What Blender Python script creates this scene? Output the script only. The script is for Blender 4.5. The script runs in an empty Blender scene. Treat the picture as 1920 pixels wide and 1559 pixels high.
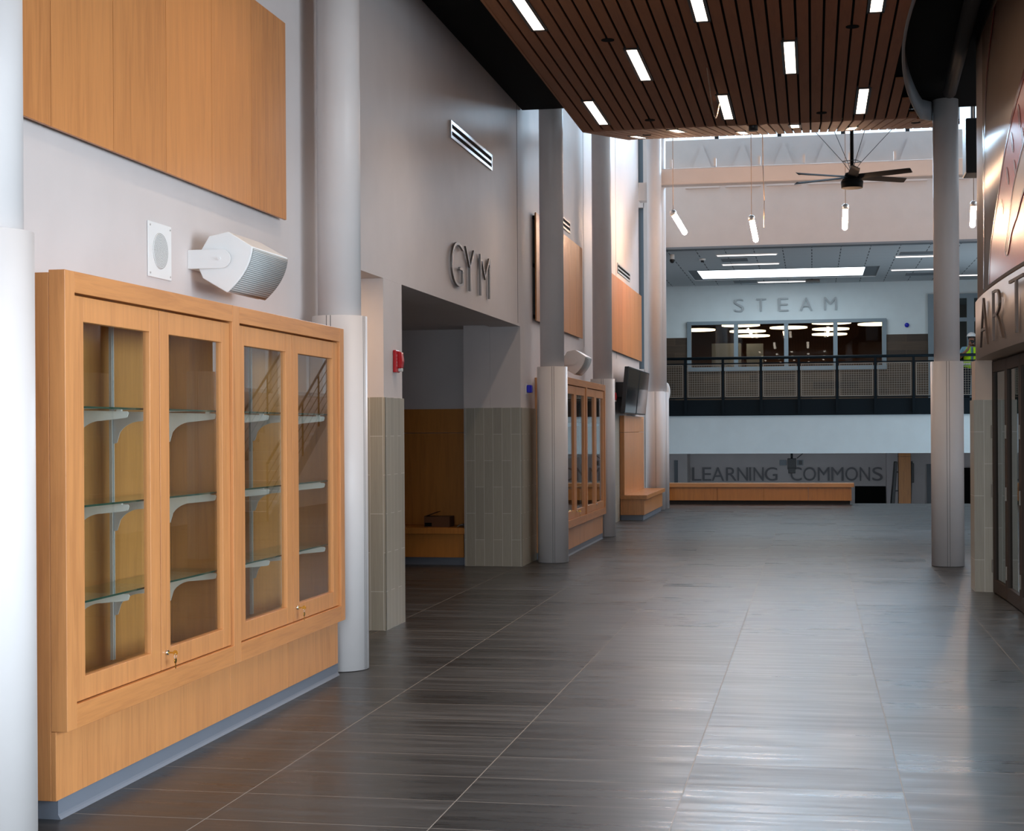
import bpy, bmesh, math, random
from mathutils import Vector, Matrix
random.seed(7)
R = math.radians
PI = math.pi
sc = bpy.context.scene
COL = sc.collection

# ------------------------------------------------------------------ camera
F = 2970.0
YAW = math.atan((1524.0 - 960.0) / F)
ROLL = 0.006
HOR = 806.0 + 564.0 * ROLL
cd = bpy.data.cameras.new('camera')
cam = bpy.data.objects.new('camera', cd)
COL.objects.link(cam)
cd.sensor_fit = 'HORIZONTAL'
cd.sensor_width = 36.0
cd.lens = F / 1920.0 * 36.0
cd.shift_y = (HOR - 779.5) / 1920.0
cd.clip_start = 0.05
cd.clip_end = 300
cam.location = (0, 0, 1.53)
cam.matrix_world = Matrix.Translation((0, 0, 1.53)) @ Matrix.Rotation(YAW, 4, 'Z') @ Matrix.Rotation(R(90), 4, 'X') @ Matrix.Rotation(-ROLL, 4, 'Z')
sc.camera = cam

# ------------------------------------------------------------------ world / exposure
w = bpy.data.worlds.new('sky')
sc.world = w
w.use_nodes = True
bg = w.node_tree.nodes['Background']
bg.inputs[0].default_value = (0.72, 0.86, 1.0, 1)
bg.inputs[1].default_value = 1.6
sc.view_settings.view_transform = 'Standard'
sc.view_settings.look = 'None'
sc.view_settings.gamma = 1
sc.view_settings.use_curve_mapping = False
sc.view_settings.exposure = 0.0


def area(name, loc, rot, sx, sy, power, color, spread=180):
    l = bpy.data.lights.new(name, 'AREA')
    l.shape = 'RECTANGLE'
    l.size = sx
    l.size_y = sy
    l.energy = power
    l.color = color
    l.spread = R(spread)
    o = bpy.data.objects.new(name, l)
    COL.objects.link(o)
    o.location = loc
    o.rotation_euler = rot
    return o


DAY = (0.78, 0.9, 1.0)
# daylight through the glazed entrance behind the camera, pointing down the hall
area('entrance_daylight', (-1.2, -1.9, 2.0), (R(90), 0, 0), 3.4, 3.2, 420, DAY)
# daylight through the side windows to the right of the camera, pointing left
area('side_window_daylight', (6.3, 3.2, 2.5), (R(90), 0, R(90)), 7.5, 3.6, 500, DAY, 112)
# clerestory of the atrium, above the far wall and along the right side
area('clerestory_daylight_far', (0.6, 33.3, 8.05), (R(-85), 0, 0), 7.2, 0.8, 560, (0.55, 0.78, 1.0))
area('clerestory_daylight_side', (4.3, 25.0, 6.9), (R(90), 0, R(90)), 10.0, 2.2, 60, DAY, 110)
# roof light over the balcony
area('balcony_rooflight', (-0.75, 39.6, 5.37), (0, 0, 0), 3.9, 1.9, 40, DAY)
# side window of the stair well beyond the far bench
area('stairwell_daylight', (6.3, 36.2, 2.2), (R(90), 0, R(90)), 4.2, 3.4, 75, (0.62, 0.85, 1.0))


# ------------------------------------------------------------------ node helpers
def mat(name):
    m = bpy.data.materials.new(name)
    m.use_nodes = True
    nt = m.node_tree
    b = nt.nodes['Principled BSDF']
    return m, nt, b


def lk(nt, a, b):
    nt.links.new(a, b)


def node(nt, t, **kw):
    n = nt.nodes.new(t)
    for k, v in kw.items():
        setattr(n, k, v)
    return n


def mth(nt, op, a, b=None, c=None):
    n = nt.nodes.new('ShaderNodeMath')
    n.operation = op
    for i, v in enumerate((a, b, c)):
        if v is None:
            continue
        if isinstance(v, (int, float)):
            n.inputs[i].default_value = v
        else:
            nt.links.new(v, n.inputs[i])
    return n.outputs[0]


def ramp(nt, fac, stops):
    n = nt.nodes.new('ShaderNodeValToRGB')
    cr = n.color_ramp
    while len(cr.elements) < len(stops):
        cr.elements.new(0.5)
    for e, (p, c) in zip(cr.elements, stops):
        e.position = p
        e.color = (*c, 1)
    nt.links.new(fac, n.inputs[0])
    return n.outputs[0]


def coords(nt, kind='Object', scale=(1, 1, 1)):
    t = nt.nodes.new('ShaderNodeTexCoord')
    mp = nt.nodes.new('ShaderNodeMapping')
    mp.inputs['Scale'].default_value = scale
    nt.links.new(t.outputs[kind], mp.inputs[0])
    return mp.outputs[0]


def noise(nt, vec, scale, detail=3, rough=0.5, dist=0.0):
    n = nt.nodes.new('ShaderNodeTexNoise')
    n.inputs['Scale'].default_value = scale
    n.inputs['Detail'].default_value = detail
    n.inputs['Roughness'].default_value = rough
    n.inputs['Distortion'].default_value = dist
    nt.links.new(vec, n.inputs['Vector'])
    return n.outputs['Fac']


def bump(nt, b, h, strength=0.1, dist=0.01):
    n = nt.nodes.new('ShaderNodeBump')
    n.inputs['Strength'].default_value = strength
    n.inputs['Distance'].default_value = dist
    nt.links.new(h, n.inputs['Height'])
    nt.links.new(n.outputs[0], b.inputs['Normal'])


def paint(name, col, rough=0.5, spec=0.4, var=0.05, metal=0.0, b_str=0.03):
    m, nt, b = mat(name)
    f = noise(nt, coords(nt), 3.0, 4)
    c2 = tuple(max(0, x * (1 - var)) for x in col)
    lk(nt, ramp(nt, f, [(0.3, c2), (0.7, col)]), b.inputs['Base Color'])
    b.inputs['Roughness'].default_value = rough
    b.inputs['Specular IOR Level'].default_value = spec
    b.inputs['Metallic'].default_value = metal
    if b_str:
        bump(nt, b, noise(nt, coords(nt), 160, 2), b_str, 0.002)
    return m


def wood(name, col, axis='Z', rough=0.34, dark=0.8, island=0.12):
    m, nt, b = mat(name)
    s = {'Z': (9, 9, 0.7), 'Y': (9, 0.7, 9), 'X': (0.7, 9, 9)}[axis]
    g = noise(nt, coords(nt, 'Object', s), 2.2, 6, 0.62, 0.8)
    fs = {'Z': (60, 60, 2.0), 'Y': (60, 2, 60), 'X': (2, 60, 60)}[axis]
    f = noise(nt, coords(nt, 'Object', fs), 2.0, 3, 0.6)
    mix = mth(nt, 'ADD', mth(nt, 'MULTIPLY', g, 0.7), mth(nt, 'MULTIPLY', f, 0.3))
    geo = nt.nodes.new('ShaderNodeNewGeometry')
    isl = mth(nt, 'MULTIPLY', mth(nt, 'SUBTRACT', geo.outputs['Random Per Island'], 0.5), island)
    v = mth(nt, 'ADD', mix, isl)
    d = tuple(x * dark * (0.95 if i else 1.0) for i, x in enumerate(col))
    l = tuple(min(1, x * 1.12) for x in col)
    lk(nt, ramp(nt, v, [(0.3, d), (0.5, col), (0.7, l)]), b.inputs['Base Color'])
    b.inputs['Roughness'].default_value = rough
    b.inputs['Specular IOR Level'].default_value = 0.4
    bump(nt, b, f, 0.05, 0.002)
    return m


def emit(name, col, strength):
    m, nt, b = mat(name)
    b.inputs['Base Color'].default_value = (*[min(1, c) for c in col], 1)
    b.inputs['Emission Color'].default_value = (*col, 1)
    b.inputs['Emission Strength'].default_value = strength
    return m


def glass(name, tint=(0.93, 0.97, 0.95), refl=1.0, rough=0.0, base=0.05):
    m = bpy.data.materials.new(name)
    m.use_nodes = True
    nt = m.node_tree
    for n in list(nt.nodes):
        nt.nodes.remove(n)
    out = node(nt, 'ShaderNodeOutputMaterial')
    mx = node(nt, 'ShaderNodeMixShader')
    tr = node(nt, 'ShaderNodeBsdfTransparent')
    gl = node(nt, 'ShaderNodeBsdfGlossy')
    lw = node(nt, 'ShaderNodeLayerWeight')
    lw.inputs[0].default_value = 0.5
    tr.inputs[0].default_value = (*tint, 1)
    gl.inputs['Roughness'].default_value = rough
    gl.inputs[0].default_value = (0.95, 0.98, 1, 1)
    f = mth(nt, 'ADD', mth(nt, 'MULTIPLY', mth(nt, 'POWER', lw.outputs['Facing'], 5.0), 0.9 * refl), base)
    lk(nt, f, mx.inputs[0])
    lk(nt, tr.outputs[0], mx.inputs[1])
    lk(nt, gl.outputs[0], mx.inputs[2])
    lk(nt, mx.outputs[0], out.inputs[0])
    return m


def floor_mat():
    m, nt, b = mat('floor_plank_tile')
    geo = node(nt, 'ShaderNodeNewGeometry')
    sp = node(nt, 'ShaderNodeSeparateXYZ')
    lk(nt, geo.outputs['Position'], sp.inputs[0])
    u = mth(nt, 'DIVIDE', mth(nt, 'ADD', sp.outputs[0], 2.378 + 91.4), 0.914)
    v = mth(nt, 'DIVIDE', mth(nt, 'ADD', sp.outputs[1], 45.5 - 5.94), 0.455)
    fu = mth(nt, 'FRACT', u)
    fv = mth(nt, 'FRACT', v)
    iu = mth(nt, 'FLOOR', u)
    iv = mth(nt, 'FLOOR', v)
    gx = mth(nt, 'LESS_THAN', fu, 0.0048)
    gy = mth(nt, 'LESS_THAN', fv, 0.0095)
    g = mth(nt, 'MAXIMUM', gx, gy)
    cb = node(nt, 'ShaderNodeCombineXYZ')
    lk(nt, iu, cb.inputs[0])
    lk(nt, iv, cb.inputs[1])
    wn = node(nt, 'ShaderNodeTexWhiteNoise')
    wn.noise_dimensions = '3D'
    lk(nt, cb.outputs[0], wn.inputs['Vector'])
    # streaks run across the hall, different on every tile
    vec = node(nt, 'ShaderNodeCombineXYZ')
    lk(nt, mth(nt, 'MULTIPLY', sp.outputs[0], 0.9), vec.inputs[0])
    lk(nt, mth(nt, 'ADD', mth(nt, 'MULTIPLY', sp.outputs[1], 11.0), mth(nt, 'MULTIPLY', wn.outputs['Value'], 9.0)), vec.inputs[1])
    lk(nt, mth(nt, 'MULTIPLY', wn.outputs['Value'], 20.0), vec.inputs[2])
    st = noise(nt, vec.outputs[0], 1.3, 5, 0.6, 0.3)
    fine = noise(nt, coords(nt, 'Object', (3, 60, 3)), 2.0, 3)
    val = mth(nt, 'ADD', mth(nt, 'ADD', mth(nt, 'MULTIPLY', st, 0.75), mth(nt, 'MULTIPLY', fine, 0.15)), mth(nt, 'MULTIPLY', wn.outputs['Value'], 0.14))
    tile = ramp(nt, val, [(0.3, (0.016, 0.0165, 0.017)), (0.5, (0.038, 0.0385, 0.039)), (0.72, (0.075, 0.076, 0.078))])
    mx = node(nt, 'ShaderNodeMix', data_type='RGBA')
    lk(nt, g, mx.inputs[0])
    lk(nt, tile, mx.inputs[6])
    mx.inputs[7].default_value = (0.3, 0.28, 0.26, 1)
    lk(nt, mx.outputs[2], b.inputs['Base Color'])
    rg = mth(nt, 'ADD', mth(nt, 'MULTIPLY', mth(nt, 'SUBTRACT', val, 0.3), 0.5), 0.23)
    lk(nt, mth(nt, 'MAXIMUM', mth(nt, 'MAXIMUM', rg, 0.27), mth(nt, 'MULTIPLY', g, 0.6)), b.inputs['Roughness'])
    lk(nt, mth(nt, 'SUBTRACT', 0.36, mth(nt, 'MULTIPLY', g, 0.3)), b.inputs['Specular IOR Level'])
    h = mth(nt, 'SUBTRACT', mth(nt, 'MULTIPLY', fine, 0.25), g)
    bump(nt, b, h, 0.12, 0.004)
    return m


def wall_tile(name, ax, tw=0.105, th=0.6, col=(0.4, 0.37, 0.3), grout=(0.62, 0.6, 0.54)):
    """Upright stacked tiles; ax = world axis along the wall (0 or 1)."""
    m, nt, b = mat(name)
    geo = node(nt, 'ShaderNodeNewGeometry')
    sp = node(nt, 'ShaderNodeSeparateXYZ')
    lk(nt, geo.outputs['Position'], sp.inputs[0])
    cb = node(nt, 'ShaderNodeCombineXYZ')
    lk(nt, sp.outputs[2], cb.inputs[0])
    lk(nt, sp.outputs[ax], cb.inputs[1])
    br = node(nt, 'ShaderNodeTexBrick')
    br.offset = 0.5
    br.inputs['Scale'].default_value = 1.0
    br.inputs['Brick Width'].default_value = th
    br.inputs['Row Height'].default_value = tw
    br.inputs['Mortar Size'].default_value = 0.0022
    br.inputs['Mortar Smooth'].default_value = 0.0
    br.inputs['Color1'].default_value = (*col, 1)
    br.inputs['Color2'].default_value = (*[c * 0.86 for c in col], 1)
    br.inputs['Mortar'].default_value = (*grout, 1)
    lk(nt, cb.outputs[0], br.inputs['Vector'])
    f = noise(nt, coords(nt, 'Object', (60, 60, 2)), 2, 3)
    mx = node(nt, 'ShaderNodeMix', data_type='RGBA', blend_type='MULTIPLY')
    mx.inputs[0].default_value = 0.5
    lk(nt, br.outputs[0], mx.inputs[6])
    lk(nt, ramp(nt, f, [(0.3, (0.75, 0.75, 0.75)), (0.7, (1, 1, 1))]), mx.inputs[7])
    lk(nt, mx.outputs[2], b.inputs['Base Color'])
    b.inputs['Roughness'].default_value = 0.4
    bump(nt, b, mth(nt, 'MULTIPLY', br.outputs['Fac'], -1), 0.3, 0.002)
    return m


def plank_tile():
    m, nt, b = mat('dark_plank_tile')
    geo = node(nt, 'ShaderNodeNewGeometry')
    br = node(nt, 'ShaderNodeTexBrick')
    sp = node(nt, 'ShaderNodeSeparateXYZ')
    cb = node(nt, 'ShaderNodeCombineXYZ')
    lk(nt, geo.outputs['Position'], sp.inputs[0])
    lk(nt, sp.outputs[0], cb.inputs[0])
    lk(nt, sp.outputs[2], cb.inputs[1])
    lk(nt, cb.outputs[0], br.inputs['Vector'])
    br.offset = 0.37
    br.inputs['Scale'].default_value = 1
    br.inputs['Brick Width'].default_value = 1.2
    br.inputs['Row Height'].default_value = 0.2
    br.inputs['Mortar Size'].default_value = 0.004
    br.inputs['Color1'].default_value = (0.09, 0.062, 0.038, 1)
    br.inputs['Color2'].default_value = (0.035, 0.025, 0.018, 1)
    br.inputs['Mortar'].default_value = (0.11, 0.08, 0.05, 1)
    f = noise(nt, coords(nt, 'Object', (1, 1, 30)), 3, 4)
    mx = node(nt, 'ShaderNodeMix', data_type='RGBA', blend_type='MULTIPLY')
    mx.inputs[0].default_value = 0.7
    lk(nt, br.outputs[0], mx.inputs[6])
    lk(nt, ramp(nt, f, [(0.3, (0.5, 0.5, 0.5)), (0.7, (1, 1, 1))]), mx.inputs[7])
    lk(nt, mx.outputs[2], b.inputs['Base Color'])
    b.inputs['Roughness'].default_value = 0.45
    return m


def ceiling_tile():
    m, nt, b = mat('ceiling_tile')
    geo = node(nt, 'ShaderNodeNewGeometry')
    sp = node(nt, 'ShaderNodeSeparateXYZ')
    lk(nt, geo.outputs['Position'], sp.inputs[0])
    u = mth(nt, 'FRACT', mth(nt, 'DIVIDE', mth(nt, 'ADD', sp.outputs[0], 100.05), 0.61))
    v = mth(nt, 'FRACT', mth(nt, 'DIVIDE', sp.outputs[1], 0.61))
    g = mth(nt, 'LESS_THAN', u, 0.035)
    g = mth(nt, 'MULTIPLY', g, mth(nt, 'GREATER_THAN', v, 0.35))
    h = mth(nt, 'MULTIPLY', mth(nt, 'LESS_THAN', v, 0.03), 0.15)
    g = mth(nt, 'MAXIMUM', g, h)
    lk(nt, ramp(nt, g, [(0.0, (0.55, 0.58, 0.6)), (1.0, (0.08, 0.09, 0.1))]), b.inputs['Base Color'])
    b.inputs['Roughness'].default_value = 0.9
    return m


def perforated():
    m, nt, b = mat('perforated_grille')
    geo = coords(nt, 'Object', (1, 1, 1))
    v = node(nt, 'ShaderNodeTexWave')
    v.wave_type = 'BANDS'
    v.bands_direction = 'Z'
    v.inputs['Scale'].default_value = 34
    lk(nt, geo, v.inputs['Vector'])
    lk(nt, ramp(nt, v.outputs['Fac'], [(0.25, (0.2, 0.21, 0.21)), (0.6, (0.5, 0.52, 0.52))]), b.inputs['Base Color'])
    b.inputs['Roughness'].default_value = 0.55
    bump(nt, b, v.outputs['Fac'], 0.3, 0.003)
    return m


def round_grille():
    m, nt, b = mat('round_perforated_grille')
    sp = node(nt, 'ShaderNodeSeparateXYZ')
    lk(nt, coords(nt), sp.inputs[0])
    dz = mth(nt, 'SUBTRACT', sp.outputs[2], 0.144)
    rr = mth(nt, 'SQRT', mth(nt, 'ADD', mth(nt, 'MULTIPLY', sp.outputs[1], sp.outputs[1]), mth(nt, 'MULTIPLY', dz, dz)))
    rg = mth(nt, 'FRACT', mth(nt, 'MULTIPLY', rr, 125.0))
    an = mth(nt, 'FRACT', mth(nt, 'MULTIPLY', mth(nt, 'ARCTAN2', dz, sp.outputs[1]), 12.0))
    hole = mth(nt, 'MULTIPLY', mth(nt, 'GREATER_THAN', rg, 0.45), mth(nt, 'GREATER_THAN', an, 0.3))
    lk(nt, ramp(nt, hole, [(0.0, (0.72, 0.74, 0.74)), (1.0, (0.22, 0.23, 0.23))]), b.inputs['Base Color'])
    b.inputs['Roughness'].default_value = 0.6
    return m


M = {
    'wall': paint('painted_wall', (0.66, 0.61, 0.60), 0.55, 0.25),
    'wallfar': paint('painted_far_wall', (0.66, 0.57, 0.52), 0.6, 0.2),
    'band': paint('painted_balcony_front', (0.66, 0.76, 0.8), 0.6, 0.2),
    'col': paint('painted_steel_column', (0.70, 0.66, 0.65), 0.42, 0.3),
    'black': paint('black_paint', (0.006, 0.006, 0.006), 0.8, 0.1, b_str=0),
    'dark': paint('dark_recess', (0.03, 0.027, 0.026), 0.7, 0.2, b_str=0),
    'seam': paint('seam_shadow_gap', (0.12, 0.12, 0.12), 0.8, 0.1, b_str=0),
    'white': paint('white_enamel', (0.82, 0.83, 0.83), 0.4, 0.4, b_str=0),
    'metal': paint('brushed_metal', (0.42, 0.41, 0.4), 0.3, 0.5, metal=1.0, b_str=0),
    'letter': paint('brushed_metal_letter', (0.25, 0.235, 0.225), 0.5, 0.5, metal=1.0, b_str=0),
    'artletter': paint('bronze_metal_letter', (0.13, 0.1, 0.085), 0.5, 0.4, metal=0.6, b_str=0),
    'darkletter': paint('dark_grey_letter', (0.2, 0.19, 0.2), 0.5, 0.3, b_str=0),
    'paleletter': paint('pale_metal_letter', (0.36, 0.42, 0.46), 0.4, 0.4, b_str=0),
    'alu': paint('aluminium_vent', (0.6, 0.58, 0.56), 0.3, 0.5, metal=0.8, b_str=0),
    'std': paint('white_shelf_steel', (0.68, 0.72, 0.76), 0.4, 0.4, b_str=0),
    'toe': paint('grey_vinyl_base', (0.17, 0.19, 0.23), 0.45, 0.4, b_str=0),
    'woodZ': wood('maple_upright_grain', (0.62, 0.27, 0.095), 'Z'),
    'woodY': wood('maple_level_grain', (0.60, 0.255, 0.085), 'Y'),
    'woodX': wood('maple_cross_grain', (0.60, 0.27, 0.085), 'X'),
    'panel': wood('maple_wall_board', (0.60, 0.25, 0.08), 'Z', 0.4, 0.8, 0.25),
    'inner': wood('maple_cabinet_back', (0.5, 0.245, 0.075), 'Z', 0.4),
    'bench': wood('orange_maple_bench', (0.52, 0.2, 0.035), 'Z', 0.35),
    'slat': wood('walnut_slat', (0.27, 0.098, 0.034), 'Y', 0.6, 0.8, 0.1),
    'tileY': wall_tile('greige_tile_along_hall', 1),
    'tileX': wall_tile('greige_tile_across_hall', 0),
    'plank': plank_tile(),
    'floor': floor_mat(),
    'ctile': ceiling_tile(),
    'glass': glass('cabinet_glass', (0.97, 0.98, 0.95), 1.0, 0.0, 0.018),
    'shelf': glass('shelf_glass', (0.86, 0.95, 0.9), 1.0, 0.0, 0.04),
    'edge': paint('green_glass_edge', (0.01, 0.06, 0.045), 0.15, 0.6, b_str=0),
    'wglass': glass('window_glass', (0.85, 0.9, 0.9), 1.0, 0.01, 0.03),
    'dglass': glass('door_glass', (0.42, 0.52, 0.48), 1.0, 0.0, 0.04),
    'frame': paint('blue_grey_window_frame', (0.2, 0.27, 0.32), 0.4, 0.4, b_str=0),
    'bronze': paint('bronze_door_frame', (0.04, 0.025, 0.017), 0.55, 0.25, metal=0.0, b_str=0),
    'bronze2': paint('dull_hinge_metal', (0.2, 0.17, 0.14), 0.4, 0.4, metal=0.6, b_str=0),
    'rail': paint('dark_blue_steel', (0.003, 0.009, 0.014), 0.6, 0.15, b_str=0),
    'mesh': paint('galvanised_mesh', (0.27, 0.26, 0.23), 0.4, 0.5, metal=0.4, b_str=0),
    'grille': perforated(),
    'rgrille': round_grille(),
    'red': paint('red_plastic', (0.5, 0.006, 0.012), 0.3, 0.5, b_str=0),
    'blue': paint('blue_lens', (0.005, 0.01, 0.5), 0.15, 0.6, b_str=0),
    'screen': paint('black_screen', (0.004, 0.006, 0.007), 0.12, 0.6, b_str=0),
    'plastic': paint('black_plastic', (0.012, 0.012, 0.013), 0.4, 0.5, b_str=0),
    'brass': paint('brass', (0.6, 0.36, 0.07), 0.25, 0.5, metal=1.0, b_str=0),
    'chrome': paint('chrome', (0.7, 0.7, 0.7), 0.12, 0.5, metal=1.0, b_str=0),
    'card': paint('brown_cardboard', (0.13, 0.06, 0.03), 0.8, 0.2, b_str=0),
    'cloth': paint('pale_cloth', (0.3, 0.27, 0.24), 0.9, 0.1, b_str=0),
    'grey': paint('grey_vent', (0.2, 0.22, 0.24), 0.6, 0.3, b_str=0),
    'art': paint('cream_painted_band', (0.60, 0.47, 0.38), 0.5, 0.35),
    'mural': paint('glossy_cream_mural', (0.55, 0.38, 0.27), 0.25, 0.5, b_str=0),
    'pink': paint('glossy_pink_mural', (0.6, 0.085, 0.07), 0.22, 0.5, b_str=0),
    'crimson': paint('glossy_crimson_mural', (0.28, 0.02, 0.02), 0.22, 0.5, b_str=0),
    'lamp': emit('lamp_diffuser', (1.0, 0.80, 0.64), 6.0),
    'tube': emit('pendant_diffuser', (1.0, 0.62, 0.38), 210.0),
    'cool': emit('office_light_diffuser', (1.0, 0.9, 0.85), 2.2),
    'ring': emit('disc_lamp_diffuser', (1.0, 0.7, 0.42), 5.0),
    'skylight': emit('frosted_skylight', (0.85, 0.95, 1.0), 3.5),
    'skin': paint('skin', (0.28, 0.13, 0.08), 0.5, 0.4, b_str=0),
    'vest': paint('lime_vest', (0.45, 0.8, 0.01), 0.6, 0.3, b_str=0),
    'stripe': paint('silver_stripe', (0.6, 0.62, 0.6), 0.35, 0.5, b_str=0),
    'shirt': paint('light_blue_shirt', (0.2, 0.38, 0.5), 0.8, 0.2, b_str=0),
    'trouser': paint('dark_trousers', (0.012, 0.014, 0.02), 0.8, 0.2, b_str=0),
    'cable': paint('pale_cable', (0.35, 0.25, 0.18), 0.5, 0.3, b_str=0),
}


# ------------------------------------------------------------------ mesh builder
class MB:
    def __init__(s):
        s.v = []
        s.f = []
        s.sm = []

    def add(s, vs, fs, smooth=False):
        o = len(s.v)
        s.v += [tuple(v) for v in vs]
        for f in fs:
            s.f.append(tuple(i + o for i in f))
            s.sm.append(smooth)
        return s

    def box(s, x0, x1, y0, y1, z0, z1):
        x0, x1 = sorted((x0, x1))
        y0, y1 = sorted((y0, y1))
        z0, z1 = sorted((z0, z1))
        vs = [(x, y, z) for x in (x0, x1) for y in (y0, y1) for z in (z0, z1)]
        fs = [(0, 1, 3, 2), (4, 6, 7, 5), (0, 4, 5, 1), (2, 3, 7, 6), (0, 2, 6, 4), (1, 5, 7, 3)]
        return s.add(vs, fs)

    def prism(s, pts, fn, a, b, smooth=False):
        """pts 2D outline; fn(p, t) -> xyz; extruded t=a..b."""
        n = len(pts)
        vs = [fn(p, a) for p in pts] + [fn(p, b) for p in pts]
        o = len(s.v)
        s.v += [tuple(v) for v in vs]
        s.f.append(tuple(o + i for i in range(n))); s.sm.append(False)
        s.f.append(tuple(o + n + i for i in reversed(range(n)))); s.sm.append(False)
        for i in range(n):
            j = (i + 1) % n
            s.f.append((o + i, o + n + i, o + n + j, o + j)); s.sm.append(smooth)
        return s

    def cyl(s, p0, p1, r0, r1=None, n=24, smooth=True):
        r1 = r0 if r1 is None else r1
        p0, p1 = Vector(p0), Vector(p1)
        d = (p1 - p0).normalized()
        a = d.orthogonal().normalized()
        b = d.cross(a)
        vs = []
        for p, r in ((p0, r0), (p1, r1)):
            for i in range(n):
                t = 2 * PI * i / n
                vs.append(p + a * math.cos(t) * r + b * math.sin(t) * r)
        o = len(s.v)
        s.v += [tuple(v) for v in vs]
        for i in range(n):
            j = (i + 1) % n
            s.f.append((o + i, o + j, o + n + j, o + n + i)); s.sm.append(smooth)
        s.f.append(tuple(o + i for i in reversed(range(n)))); s.sm.append(False)
        s.f.append(tuple(o + n + i for i in range(n))); s.sm.append(False)
        return s

    def tube(s, pts, r, n=8):
        for a, b in zip(pts[:-1], pts[1:]):
            s.cyl(a, b, r, n=n)
        return s

    def ball(s, c, rx, ry, rz, nu=20, nv=12, v0=0.0, v1=PI):
        vs, fs = [], []
        for j in range(nv + 1):
            t = v0 + (v1 - v0) * j / nv
            for i in range(nu):
                p = 2 * PI * i / nu
                vs.append((c[0] + rx * math.sin(t) * math.cos(p), c[1] + ry * math.sin(t) * math.sin(p), c[2] + rz * math.cos(t)))
        for j in range(nv):
            for i in range(nu):
                k = (i + 1) % nu
                fs.append((j * nu + i, (j + 1) * nu + i, (j + 1) * nu + k, j * nu + k))
        return s.add(vs, fs, True)


def root_loc(o):
    while o.parent:
        o = o.parent
    return o.location.copy()


def obj(name, mb, m, parent=None, bevel=0.0, seg=2):
    if parent is not None:
        loc = root_loc(parent)
    else:
        xs = [v[0] for v in mb.v]; ys = [v[1] for v in mb.v]; zs = [v[2] for v in mb.v]
        loc = Vector(((min(xs) + max(xs)) / 2, (min(ys) + max(ys)) / 2, min(zs)))
    me = bpy.data.meshes.new(name)
    me.from_pydata([tuple(Vector(v) - loc) for v in mb.v], [], mb.f)
    me.polygons.foreach_set('use_smooth', mb.sm)
    me.update()
    bm = bmesh.new(); bm.from_mesh(me)
    bmesh.ops.recalc_face_normals(bm, faces=bm.faces)
    bm.to_mesh(me); bm.free()
    me.materials.append(M[m] if isinstance(m, str) else m)
    o = bpy.data.objects.new(name, me)
    COL.objects.link(o)
    if parent is not None:
        o.parent = parent
    else:
        o.location = loc
    if bevel:
        md = o.modifiers.new('bevel', 'BEVEL')
        md.width = bevel; md.segments = seg; md.limit_method = 'ANGLE'; md.angle_limit = R(40)
    return o


def thing(name, label, cat, loc=(0, 0, 0), group=None):
    o = bpy.data.objects.new(name, None)
    o.empty_display_size = 0.1
    COL.objects.link(o)
    o.location = loc
    return tag(o, label, cat, group)


def tag(o, label, cat, group=None):
    o['label'] = label
    o['category'] = cat
    if group:
        o['group'] = group
    return o


def struct(name, mb, m, parent=None, bevel=0):
    o = obj(name, mb, m, parent, bevel)
    if parent is None:
        o['kind'] = 'structure'
    return o


def copy_tree(o, parent=None):
    c = o.copy()
    COL.objects.link(c)
    c.parent = parent
    for ch in list(o.children):
        copy_tree(ch, c)
    return c


def dup(o, dloc, label, group=None):
    c = copy_tree(o)
    c.location = o.location + Vector(dloc)
    c['label'] = label
    if group:
        c['group'] = group
    return c


# ------------------------------------------------------------------ THE SETTING
WX = -3.25                      # face of the left wall
struct('floor', MB().box(-7.5, 7.5, -5, 33.5, -0.25, 0), 'floor')
struct('floor', MB().box(-7.5, 7.5, 33.5, 52, -2.5, -2.3), 'floor')

# left wall with its two recesses
b = MB()
b.box(WX - 0.35, WX, -2.6, 10.6, 0, 7.0)
b.box(WX - 0.35, WX, 10.6, 17.65, 2.72, 7.0)
b.box(WX - 3.4, WX, 11.82, 12.38, 0, 2.7195)
b.box(WX - 0.66, WX - 0.351, 17.65, 18.35, 0, 2.9)
b.box(WX - 0.35, WX, 17.65, 30.2, 0, 8.6)
struct('wall_left', b, 'wall')
# inner faces of the gym entry
b = MB()
b.box(-7.0, -6.65, 12.38, 18.4, 0, 2.9)
b.box(-7.0, -3.9, 18.28, 18.5, 1.80, 2.9)
b.box(-7.0, -3.9, 18.32, 18.5, 0, 1.80)
b.box(-4.35, -4.2, 10.0, 11.82, 0, 2.72)
b.box(-4.19, WX - 0.36, 10.4, 10.6, 0, 2.72)
struct('wall_left', b, 'wall')
struct('ceiling', MB().box(-7.0, WX - 0.352, 10.3, 18.4, 2.74, 2.85), 'wall')
# tiled wainscot
b = MB()
b.box(WX, WX + 0.012, 11.808, 12.392, 0, 1.80)
b.box(WX, WX + 0.012, 17.638, 18.9, 0, 1.80)
b.box(WX, WX + 0.012, 22.4, 26.85, 0, 1.80)
struct('trim_1', b, 'tileY')
b = MB()
b.box(-6.6, WX + 0.012, 11.806, 11.82, 0, 1.80)
b.box(-3.9, WX + 0.012, 17.636, 17.65, 0, 1.80)
struct('trim_2', b, 'tileX')
# thin control joints in the paint
b = MB()
for y in (17.50, 22.75, 26.6):
    b.box(WX, WX + 0.002, y, y + 0.012, 2.75, 7.0)
struct('trim_3', b, 'seam')

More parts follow.
